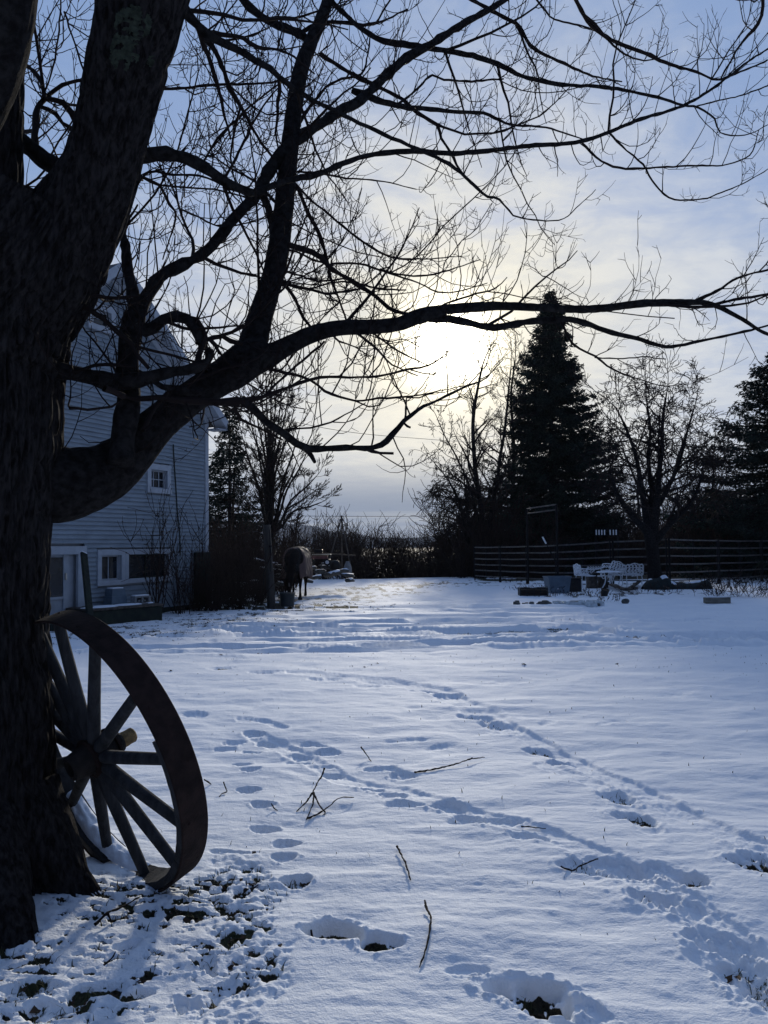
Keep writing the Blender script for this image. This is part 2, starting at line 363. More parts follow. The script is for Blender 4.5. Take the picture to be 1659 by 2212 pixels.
    P_ = [  # footprints: x, y, length, width, angle, depth, bare
        (570, 1453, .28, .13, .1, .05, .25), (700, 1466, .26, .13, .2, .05, .2), (800, 1480, .28, .16, .1, .05, 0), (915, 1491, .2, .10, -.2, .05, .8), (975, 1500, .22, .13, -.4, .055, .3),
        (1030, 1548, .2, .13, -.5, .05, .5), (1058, 1562, .16, .12, -.6, .045, .4), (1165, 1618, .16, .11, -.7, .05, .6), (1213, 1645, .15, .10, -.6, .055, .85), (1330, 1722, .16, .12, -.8, .05, .5),
        (1372, 1768, .17, .12, -.8, .055, .7), (1640, 1868, .17, .13, -.8, .06, .9), (420, 1546, .17, .11, -.3, .045, 0), (480, 1446, .24, .10, .2, .04, .9),
        (545, 1586, .12, .08, -.2, .045, .2), (572, 1602, .11, .08, -.5, .04, 0), (505, 1602, .12, .07, .3, .035, .1), (487, 1614, .12, .06, .2, .035, 0), (540, 1622, .11, .08, -.4, .04, 0),
        (520, 1648, .09, .07, .1, .05, 0), (632, 1612, .10, .06, -.9, .03, 0), (650, 1630, .10, .06, -.5, .035, 0), (542, 1664, .09, .07, .1, .05, 0), (537, 1706, .10, .06, .1, .05, 0), (568, 1740, .10, .07, -.2, .05, 0),
        (570, 1790, .10, .07, 0, .05, .2), (620, 1826, .10, .07, -.2, .05, 0), (612, 1858, .09, .06, .1, .045, 0), (640, 1912, .09, .07, .2, .05, .5),
        (676, 1607, .15, .09, -.4, .05, 0), (706, 1622, .12, .09, -.4, .05, 0), (715, 1670, .11, .07, -.1, .045, 0), (640, 1642, .12, .06, 0, .03, 0), (690, 1652, .12, .07, -.3, .03, 0),
        (830, 1658, .17, .10, -.3, .055, 0), (868, 1672, .13, .09, -.3, .055, .2), (800, 1702, .11, .06, -.1, .04, .2), (845, 1716, .11, .08, -.3, .04, 0), (870, 1740, .14, .08, -.1, .05, .1),
        (968, 1745, .14, .10, -.6, .06, 0), (1010, 1775, .14, .10, -.5, .06, .3), (1140, 1815, .13, .08, -.3, .05, .2), (1080, 1780, .13, .07, -.4, .04, 0), (1260, 1880, .16, .09, -.5, .055, .4), (1340, 1875, .19, .10, -.6, .055, .2),
        (1420, 1885, .16, .12, -.5, .05, .1), (1490, 1905, .10, .09, 0, .055, .5), (1400, 1945, .12, .08, -.3, .05, .3), (1460, 1960, .14, .10, -.4, .04, 0), (1570, 2035, .20, .11, -.4, .06, .2), (1625, 2090, .16, .14, -.7, .06, .45), (1660, 2140, .14, .12, -.5, .05, .4),
        (722, 2018, .155, .10, -.3, .072, 2.2), (820, 2046, .11, .08, -.3, .066, 2.2), (1150, 2152, .20, .125, -.5, .085, 2.2), (1005, 2105, .10, .05, .1, .02, 0), (1230, 2200, .2, .12, -.5, .05, 0),
        (955, 1610, .2, .06, .4, .02, 0), (880, 1600, .22, .07, .2, .02, 0), (1185, 1560, .2, .06, .8, .02, 0), (1100, 1470, .3, .1, .2, .02, 0), (1320, 1560, .2, .08, .6, .025, 0), (1450, 1500, .3, .1, .4, .02, 0),
        (490, 1845, .14, .05, -.2, .03, 0), (440, 2090, .08, .05, .8, .04, 0), (452, 2098, .08, .03, 2.2, .04, 0), (485, 2140, .08, .05, .9, .04, .2), (390, 2175, .07, .03, 1.9, .04, 0), (410, 2180, .07, .03, 1.1, .04, 0),
        (270, 2060, .08, .05, .4, .035, .6), (200, 2150, .13, .06, .3, .03, .9), (290, 2155, .09, .05, .2, .035, .6), (120, 2190, .12, .06, .1, .035, .4), (60, 2150, .12, .05, .2, .03, .5)]
    for q in P_: prt(q[0], q[1], q[2]*.88, q[3]*.88, q[4], q[5]*(.62 if q[2] < .125 else .50 if q[6] < 1 else .66), *q[6:])
    # trampled strip running past the wheel towards the viewer
    P = gpts([(505, 1860), (520, 1900), (515, 1960), (530, 2020), (560, 2070), (540, 2130), (520, 2190), (500, 2260)])
    m = near & (np.abs(X+.6) < 1.2) & (Y < 5) & (Y > 1.8); d, arc = dist_poly(X[m], Y[m], P)
    e = sst(d+(mid[m]-.5)*.12, .17, .05)
    big = .6*fbm2(X[m]/.075, Y[m]/.075, 71, 3)+.4*fbm2(X[m]/.028, Y[m]/.028, 73, 3)
    H[m] += e*(.038*(big-.55)+.014*(rough[m]-.5)); bare[m] = np.maximum(bare[m], e*sst(big, .46, .36)*.9)
    # churned snow at the right
    for (px, py, rr, hh) in ((1390, 1925, .28, .07), (1450, 1900, .22, .06), (1330, 1750, .2, .05), (1200, 1640, .2, .05), (1660, 1850, .3, .06), (1620, 2100, .2, .05), (1530, 1990, .25, .045), (1080, 1790, .2, .03), (840, 1700, .3, .03), (700, 1650, .22, .025)):
        g = G(px, py); m = np.hypot(X-g[0], Y-g[1]) < rr*1.6; e = 1-sst(np.hypot(X-g[0], Y-g[1])[m], rr*.5, rr*1.3)
        cl = .5*fbm2(X[m]/.07, Y[m]/.07, 90, 3)+.5*tiny[m]; H[m] += .26*hh*e*(cl-.45)
    # thin, patchy snow and litter round the trunk and wheel
    g0 = G(330, 1960); e = np.exp(-(((X-g0[0])/.55)**2+((Y-g0[1])/.28)**2))
    litter = fbm2(X/.045+3, Y/.022, 33, 4)
    bare = np.maximum(bare, 1.0*sst(litter+.20*e, .66, .76)*sst(e, .15, .5))
    g1 = G(170, 2110); e1 = np.exp(-(((X-g1[0])/.6)**2+((Y-g1[1])/.30)**2))
    bare = np.maximum(bare, sst(litter+.14*e1, .68, .78)*sst(e1, .1, .4))
    H -= .02*bare*(R < 12)
    nearl = sst(Y, 2.0, 2.4)*(1-sst(Y, 3.5, 4.5))*(1-sst(X, -.9, -.3))
    H += nearl*.022*(fbm2(X/.09, Y/.09, 37, 3)-.5)
    # drive: bands of ruts across the yard
    for k, (yy, x0, x1, dep) in enumerate(((1340, 700, 1800, .05), (1352, 300, 1500, .05), (1362, 500, 1900, .06), (1372, 350, 1900, .07), (1383, 700, 1900, .07), (1392, 1100, 1900, .05), (1330, 1250, 1900, .05), (1318, 1300, 1900, .04), (1305, 1350, 1900, .04), (1322, 850, 1060, .04), (1400, 240, 560, .04), (1418, 180, 480, .03))):
        P = gpts([(x0, yy+6), ((x0+x1)/2, yy), (x1, yy+3)]); m = near & (Y > P[1][1]-2.5) & (Y < P[1][1]+2.5)
        d, arc = dist_poly(X[m], Y[m]+.5*(fbm2(X[m]/2.3, Y[m]*0, 50+k, 3)-.5), P)
        br = sst(fbm2(X[m]/1.1, Y[m]/.5, 55+k, 3), .38, .55)
        H[m] += dep*br*(-np.exp(-(d/.16)**2)+.7*np.exp(-((d-.34)/.14)**2)*(.3+1.2*rough[m]))
    e = sst(Y, 11.5, 12.6)*(1-sst(Y, 20, 25))*sst(fbm2(X/9, Y/3, 47, 2)+.15*(X > -1)+.2*np.exp(-((Y-13.8)/1.5)**2), .40, .62)
    sk = fbm2(X/4.2+Y*.1, Y/.24, 48, 3); H += near*e*(-.10*sst(sk, .53, .60)+.02*sst(sk, .5, .4))
    bare = np.maximum(bare, near*e*.52*sst(sk, .57, .66))
    # worn, grazed sward where snow is only a dusting (towards the horse and down the lane)
    lane = gpts([(230, 1352), (420, 1325), (600, 1306), (720, 1285), (840, 1268), (960, 1262), (1060, 1258)]); m = near & (Y > 9)
    d, arc = dist_poly(X[m], Y[m], lane)
    wdt = 1-sst(d, 1.2, 5.0)
    s1 = .5*fbm2(X[m]/.9+Y[m]*.15, Y[m]/.33, 65, 4)+.5*fbm2(X[m]/.16, Y[m]/.20, 67, 3); bare[m] = np.maximum(bare[m], (.30+.32*wdt)*sst(s1+.12*wdt, .46, .72)*sst(wdt, .02, .3))
    g2 = G(890, 1268); e = np.exp(-(((X-g2[0])/2.6)**2+((Y-g2[1])/2.2)**2)); bare = np.maximum(bare, .62*e*sst(.5*fbm2(X/.6, Y/.3, 66, 3)+.5*fbm2(X/.14, Y/.22, 69, 2), .38, .62))
    # leaf-strewn strip beneath the shrubs by the house and post
    for (px, py, sx, sy, k) in ((470, 1305, 2.2, 1.6, .9), (380, 1300, 1.8, 1.5, .6), (560, 1312, 1.2, .9, .9), (640, 1312, 1.6, .7, .8), (1350, 1284, 2.8, 1.0, .62), (1230, 1284, 1.5, .8, .55)):
        g = G(px, py); e = np.exp(-(((X-g[0])/sx)**2+((Y-g[1])/sy)**2)); s2 = fbm2(X/.17, Y/.16, 77, 4)
        bare = np.maximum(bare, k*sst(s2+.22*e, .62, .70)*sst(e, .1, .4))
    # grass tips breaking through in a faint band across the middle
    e = np.exp(-((Y-G(900, 1430)[1])/1.8)**2); bare = np.maximum(bare, .30*e*sst(fbm2(X/.22, Y/.14, 81, 3), .58, .78))
    # beyond the yard the land drops a little and is brush and rough grass
    edge = 38.5+.8*np.sin(X*.2); far = sst(Y, edge, edge+6)
    H -= .9*far*(1-sst(Y, 200, 600)*.0)
    fb = sst(Y, edge+.2, edge+1.0); bare = np.maximum(bare, fb*(.97-.6*sst(fbm2(X/5, Y/9, 93, 3), .60, .70)))
    rb = sst(Y, 33, 35)*sst(X, 3.5, 5.0); bare = np.maximum(bare, rb*(.93-.7*sst(fbm2(X/1.8, Y/3.2, 95, 3), .56, .64)))
    # fence foot: thin litter
    e = np.exp(-((Y-31)/1.5)**2)*sst(X, 4, 6); bare = np.maximum(bare, .8*e*sst(fbm2(X/.25, Y/.3, 97, 3), .5, .62))
    nr, na = X.shape
    V = np.stack([X, Y, H], -1).reshape(-1, 3)
    i = np.arange(nr-1)[:, None]*na; j = np.arange(na)[None]; j2 = (j+1) % na
    F = np.stack([i+j, i+na+j, i+na+j2, i+j2], -1).reshape(-1, 4)[:, ::-1]
    V = np.vstack([V, [[0, 0, 0]]]); c = len(V)-1
    T = np.stack([np.full(na, c), np.arange(na), (np.arange(na)+1) % na], -1)
    o = mk('snow_ground', V, [F, T], None); o['kind'] = 'structure'
    # make sure normals point up
    me = o.data
    if me.polygons[1000].normal.z < 0: me.flip_normals()
    at_ = me.attributes.new('bare', 'FLOAT', 'POINT'); at_.data.foreach_set('value', np.append(bare.ravel(), 0).astype(np.float32))
    m = bpy.data.materials.new('snow_over_turf'); m.use_nodes = True; w = NT(m.node_tree); b = w.n['Principled BSDF']
    geo = w.node('ShaderNodeNewGeometry').outputs['Position']
    ba = w.node('ShaderNodeAttribute', attribute_name='bare').outputs['Fac']
    nf = w.noise(geo, 38, 5, .65); nc = w.noise(w.mapping(geo, (1, 2.2, 1)), 5.5, 5, .7, .5)
    th = w.m('ADD', ba, w.m('MULTIPLY', w.m('SUBTRACT', w.m('ADD', w.m('MULTIPLY', nf, .65), w.m('MULTIPLY', nc, .35)), .5), 1.5))
    mask = w.ss(th, .46, .62)
    soil = w.mix(w.ss(w.noise(geo, 60, 4, .7), .35, .65), (.014, .012, .010), (.050, .043, .030))
    soil = w.mix(w.ss(w.noise(geo, 2.5, 3), .4, .65), soil, (.045, .048, .024))
    snow = w.mix(w.ss(w.noise(geo, 1.3, 4), .3, .7), (.80, .83, .87), (.86, .88, .90))
    w.l.new(w.mix(mask, snow, soil), b.inputs['Base Color'])
    b.inputs['Roughness'].default_value = .72; b.inputs['Specular IOR Level'].default_value = .14
    bp = w.node('ShaderNodeBump'); bp.inputs['Strength'].default_value = .42; bp.inputs['Distance'].default_value = .012
    hh = w.m('ADD', w.m('MULTIPLY', w.noise(geo, 120, 3, .6), .5), w.m('ADD', w.noise(geo, 30, 4, .6), w.m('MULTIPLY', w.noise(w.mapping(geo, (1, 2.6, 1), rot=(0, 0, .2)), 5, 5, .6), 2.6)))
    w.l.new(w.m('SUBTRACT', hh, w.m('MULTIPLY', mask, 1.0)), bp.inputs['Height']); w.l.new(bp.outputs[0], b.inputs['Normal'])
    me.materials.append(m)
    return X, Y, H, bare
GX, GY, GH, GB = ground()
def gz(x, y):
    """ground height at a point"""
    a = math.atan2(x, y); r = math.hypot(x, y)
    i = int(np.argmin(np.abs(np.hypot(GX[:, 0], GY[:, 0])-r))); j = int(np.argmin(np.abs(np.arctan2(GX[i], GY[i])-a))); return GH[i, j]

# hills on the horizon
def hills():
    x = np.linspace(-2600, 2600, 400)
    for (Y, rows) in ((1500, 8),):
        X0 = x
        D = CX+X0/Y*FPX
        prof = np.interp(D, [-200, 300, 560, 640, 680, 720, 760, 800, 850, 900, 940, 970, 1010, 1100, 1250, 1400, 1500, 1700, 2200], [1150, 1135, 1128, 1131, 1137, 1150, 1154, 1158, 1160, 1160, 1156, 1152, 1148, 1146, 1150, 1136, 1132, 1128, 1140])
        Z = CAMH+(1179.5-(D-CX)*.0122-prof)/FPX*Y+5*(fbm2(X0/60, X0*0, 5, 4)-.5)+1.5*(fbm2(X0/9, X0*0, 9, 2)-.5)
        V = []; n = len(x)
        for k in range(rows):
            t = k/(rows-1); V.append(np.stack([X0, Y-500*(1-t)**1.2+30*(fbm2(X0/120, X0*0+k*3.1, 15, 3)-.5)*(0 < k < rows-1), -3+(Z+3)*np.sin(t*math.pi/2)], -1))
        V.append(np.stack([X0, np.full(n, Y+500.), np.full(n, -3.)], -1))
        V = np.vstack(V); i = np.arange(rows)[:, None]*n; j = np.arange(n-1)[None]
        F = np.stack([i+j, i+j+1, i+n+j+1, i+n+j], -1).reshape(-1, 4)
        o = mk('hills', V, F, M_hill); o['kind'] = 'structure'
hills()

# dead grass and litter poking through thin snow
def blades():
    na = GX.shape[1]; ok = (np.hypot(GX, GY) < 22) & (GY > 2.2) & (np.abs(np.arctan2(GX, GY)) < .6)
    wgt = (sst(GB, .18, .6)*ok); r = np.hypot(GX, GY); area = r**2.6
    pr = (wgt*area/(1+ (r/6)**1.5)).ravel(); pr /= pr.sum()
    idx = RNG.choice(len(pr), 17000, p=pr); x = GX.ravel()[idx]+RNG.normal(0, .01, len(idx)); y = GY.ravel()[idx]+RNG.normal(0, .01, len(idx)); z = GH.ravel()[idx]-.006
    # a few tips anywhere in the yard
    u = RNG.random((900, 2)); yy = 3+14*u[:, 1]**.8; xx = (u[:, 0]-.5)*1.15*yy
    zz = np.array([0.0]*900); ri = np.hypot(GX[:, 400], GY[:, 400])
    ii = np.clip(np.searchsorted(ri[:644], np.hypot(xx, yy)), 0, 643); jj = np.clip(((np.arctan2(xx, yy)+rad(37))/rad(74)*929).astype(int), 0, 929); zz = GH[ii, jj]-.006
    x = np.concatenate([x, xx]); y = np.concatenate([y, yy]); z = np.concatenate([z, zz]); n = len(x)
    h = RNG.uniform(.010, .042, n)*np.clip(1.15-.03*y, .5, 1)*np.where(np.arange(n) < 17000, 1.0, .75); a = RNG.uniform(0, 6.28, n); lean = RNG.uniform(.2, 1.4, n)*h; w_ = RNG.uniform(.0012, .0032, n)*(1+y*.035)
    p = np.stack([x, y, z], -1); dx = np.stack([np.cos(a), np.sin(a), 0*a], -1); sd = np.stack([-np.sin(a), np.cos(a), 0*a], -1); up = np.array([0, 0, 1.0])
    v0 = p-sd*w_[:, None]; v1 = p+sd*w_[:, None]; m_ = p+dx*(lean*.35)[:, None]+up*(h*.7)[:, None]
    v2 = m_+sd*(w_*.7)[:, None]; v3 = m_-sd*(w_*.7)[:, None]; v4 = p+dx*lean[:, None]+up*h[:, None]
    V = np.stack([v0, v1, v2, v3, v4], 1).reshape(-1, 3); b = np.arange(n)*5
    o = mk('dead_grass', V, [np.stack([b, b+1, b+2, b+3], -1), np.stack([b+3, b+2, b+4], -1)], M_grass, smooth=False, kind='stuff')
    tag(o, 'dead grass blades and stalks poking through the thin snow', 'grass')
    # curled dead leaves and bark chips
    sel = RNG.choice(len(pr), 2600, p=pr); x = GX.ravel()[sel]; y = GY.ravel()[sel]; z = GH.ravel()[sel]+.004; n = len(x)
    a = RNG.uniform(0, 6.28, n); s = RNG.uniform(.008, .028, n)*(1+.03*y); P = np.stack([x, y, z], -1)
    ux = np.stack([np.cos(a), np.sin(a), RNG.uniform(-.3, .5, n)], -1)*s[:, None]; vx = np.stack([-np.sin(a), np.cos(a), RNG.uniform(-.3, .6, n)], -1)*s[:, None]*.5
    V = np.stack([P-ux, P-vx, P+ux, P+vx+np.array([0, 0, .006])], 1).reshape(-1, 3); b = np.arange(n)*4
    o = mk('leaf_litter', V, np.stack([b, b+1, b+2, b+3], -1), M_leaf, smooth=False, kind='stuff'); tag(o, 'dark scattered dead leaves and bark chips on the snow', 'leaf litter')
blades()
# ---------------------------------------------------------------- the old maple in the foreground
def bark_tube(path, n_around, step, amp, seed, taper_ends=False, su=52., sv=8.):
    P = catmull(path, step); Q = P[:, :3]; R = P[:, 3]; T, N, B = frames(Q)
    t = np.linspace(0, 2*math.pi, n_around, endpoint=False)
    s = np.concatenate([[0], np.cumsum(np.linalg.norm(np.diff(Q, axis=0), axis=1))])
    r0 = R.mean(); k = max(4, round(su*r0))
    cx = np.cos(t)*r0; cy = np.sin(t)*r0
    A = vn3(cx[None]*su+vn3(cx[None]*9, cy[None]*9, s[:, None]*3, seed+5)*1.3, cy[None]*su, s[:, None]*sv, seed)
    A2 = vn3(cx[None]*su*2.2, cy[None]*su*2.2, s[:, None]*sv*3, seed+1)
    L = vn3(cx[None]*5, cy[None]*5, s[:, None]*2.2, seed+2)
    ridge = 1-np.abs(A*2-1)*1.0
    d = amp*(-(ridge**2.2)*1.1+.35*A2)+(L-.5)*min(.10*r0, .035)
    rr = R[:, None]+d
    V = Q[:, None]+rr[..., None]*(np.cos(t)[None, :, None]*N[:, None]+np.sin(t)[None, :, None]*B[:, None])
    K = len(P); i = np.arange(K-1)[:, None]*n_around; j = np.arange(n_around)[None]; j2 = (j+1) % n_around
    F = np.stack([i+j, i+j2, i+n_around+j2, i+n_around+j], -1).reshape(-1, 4)
    V = V.reshape(-1, 3); V = np.vstack([V, Q[:1], Q[-1:]]); n = len(V); b = (K-1)*n_around
    T1 = np.stack([np.full(n_around, n-2), (np.arange(n_around)+1) % n_around, np.arange(n_around)], -1)
    T2 = np.stack([np.full(n_around, n-1), b+np.arange(n_around), b+(np.arange(n_around)+1) % n_around], -1)
    return V, F, np.vstack([T1, T2])
def dpath(pts, y0, y1):
    """traced pixels (x, y, width) with a depth running y0 to y1 -> world path with radius"""
    P = np.array(pts, float); L = np.concatenate([[0], np.cumsum(np.hypot(*np.diff(P[:, :2], axis=0).T))]); f = L/L[-1]
    Y = y0+(y1-y0)*f
    return np.array([[*at(p[0], p[1], y), p[2]/2*y/FPX] for p, y in zip(P, Y)])
maple = empty('maple_tree', (TREE_XY[0], TREE_XY[1], 0), 'huge old bare maple tree with a wagon wheel leaning on its trunk', 'tree')
def mpart(name, VFs, m):
    Vs, F4, F3, n = [], [], [], 0
    for V, F, T in VFs: Vs.append(V); F4.append(F+n); F3.append(T+n); n += len(V)
    V = np.vstack(Vs)-np.array([TREE_XY[0], TREE_XY[1], 0]); return mk(name, V, [np.vstack(F4), np.vstack(F3)], m, maple)
mainP = [(a-(.085 if z < 2.2 else .13 if z < 2.9 else .06), y, z, r) for a, y, z, r in [(-1.86, 3.6, -.15, .50), (-1.88, 3.6, .12, .445), (-1.89, 3.6, .5, .415), (-1.895, 3.6, .95, .40), (-1.91, 3.6, 1.4, .393), (-1.90, 3.6, 1.8, .40), (-1.87, 3.6, 2.15, .41), (-1.84, 3.6, 2.5, .43), (-1.74, 3.58, 2.78, .42), (-1.62, 3.56, 3.0, .38), (-1.5, 3.55, 3.2, .3)]]
rs = dpath([(120, 540, 240), (160, 480, 205), (193, 420, 182), (222, 350, 162), (243, 270, 158), (262, 190, 166), (283, 100, 178), (303, 10, 192), (322, -90, 200)], 3.56, 3.2)
ls = dpath([(-70, 600, 230), (-50, 470, 190), (-40, 350, 172), (-36, 200, 172), (-40, 50, 176), (-45, -90, 176)], 3.6, 3.45)
tv = [bark_tube(mainP, 420, .010, .026, 1), bark_tube(rs, 210, .011, .017, 3), bark_tube(ls, 130, .014, .018, 4)]
for k, rp in enumerate(([(-1.72, 3.62, .42, .22), (-1.55, 3.58, .22, .15), (-1.44, 3.56, .10, .095), (-1.33, 3.54, .025, .055), (-1.24, 3.52, -.03, .03)],
           [(-1.88, 3.5, .55, .22), (-1.70, 3.32, .24, .18), (-1.58, 3.22, .08, .13), (-1.46, 3.14, -.04, .08)],
           [(-2.08, 3.40, .65, .22), (-1.98, 3.18, .28, .20), (-1.86, 3.02, .09, .16), (-1.76, 2.90, .0, .11), (-1.66, 2.78, -.08, .06)])): tv.append(bark_tube(rp, 70, .012, .014, 20+k))
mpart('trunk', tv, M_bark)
ns = dpath([(-70, 300, 90), (-48, 215, 125), (-18, 110, 140), (-2, 10, 148), (8, -90, 150)], 3.1, 2.85)
mpart('limb', [bark_tube(ns, 90, .02, .004, 6)], M_limb)

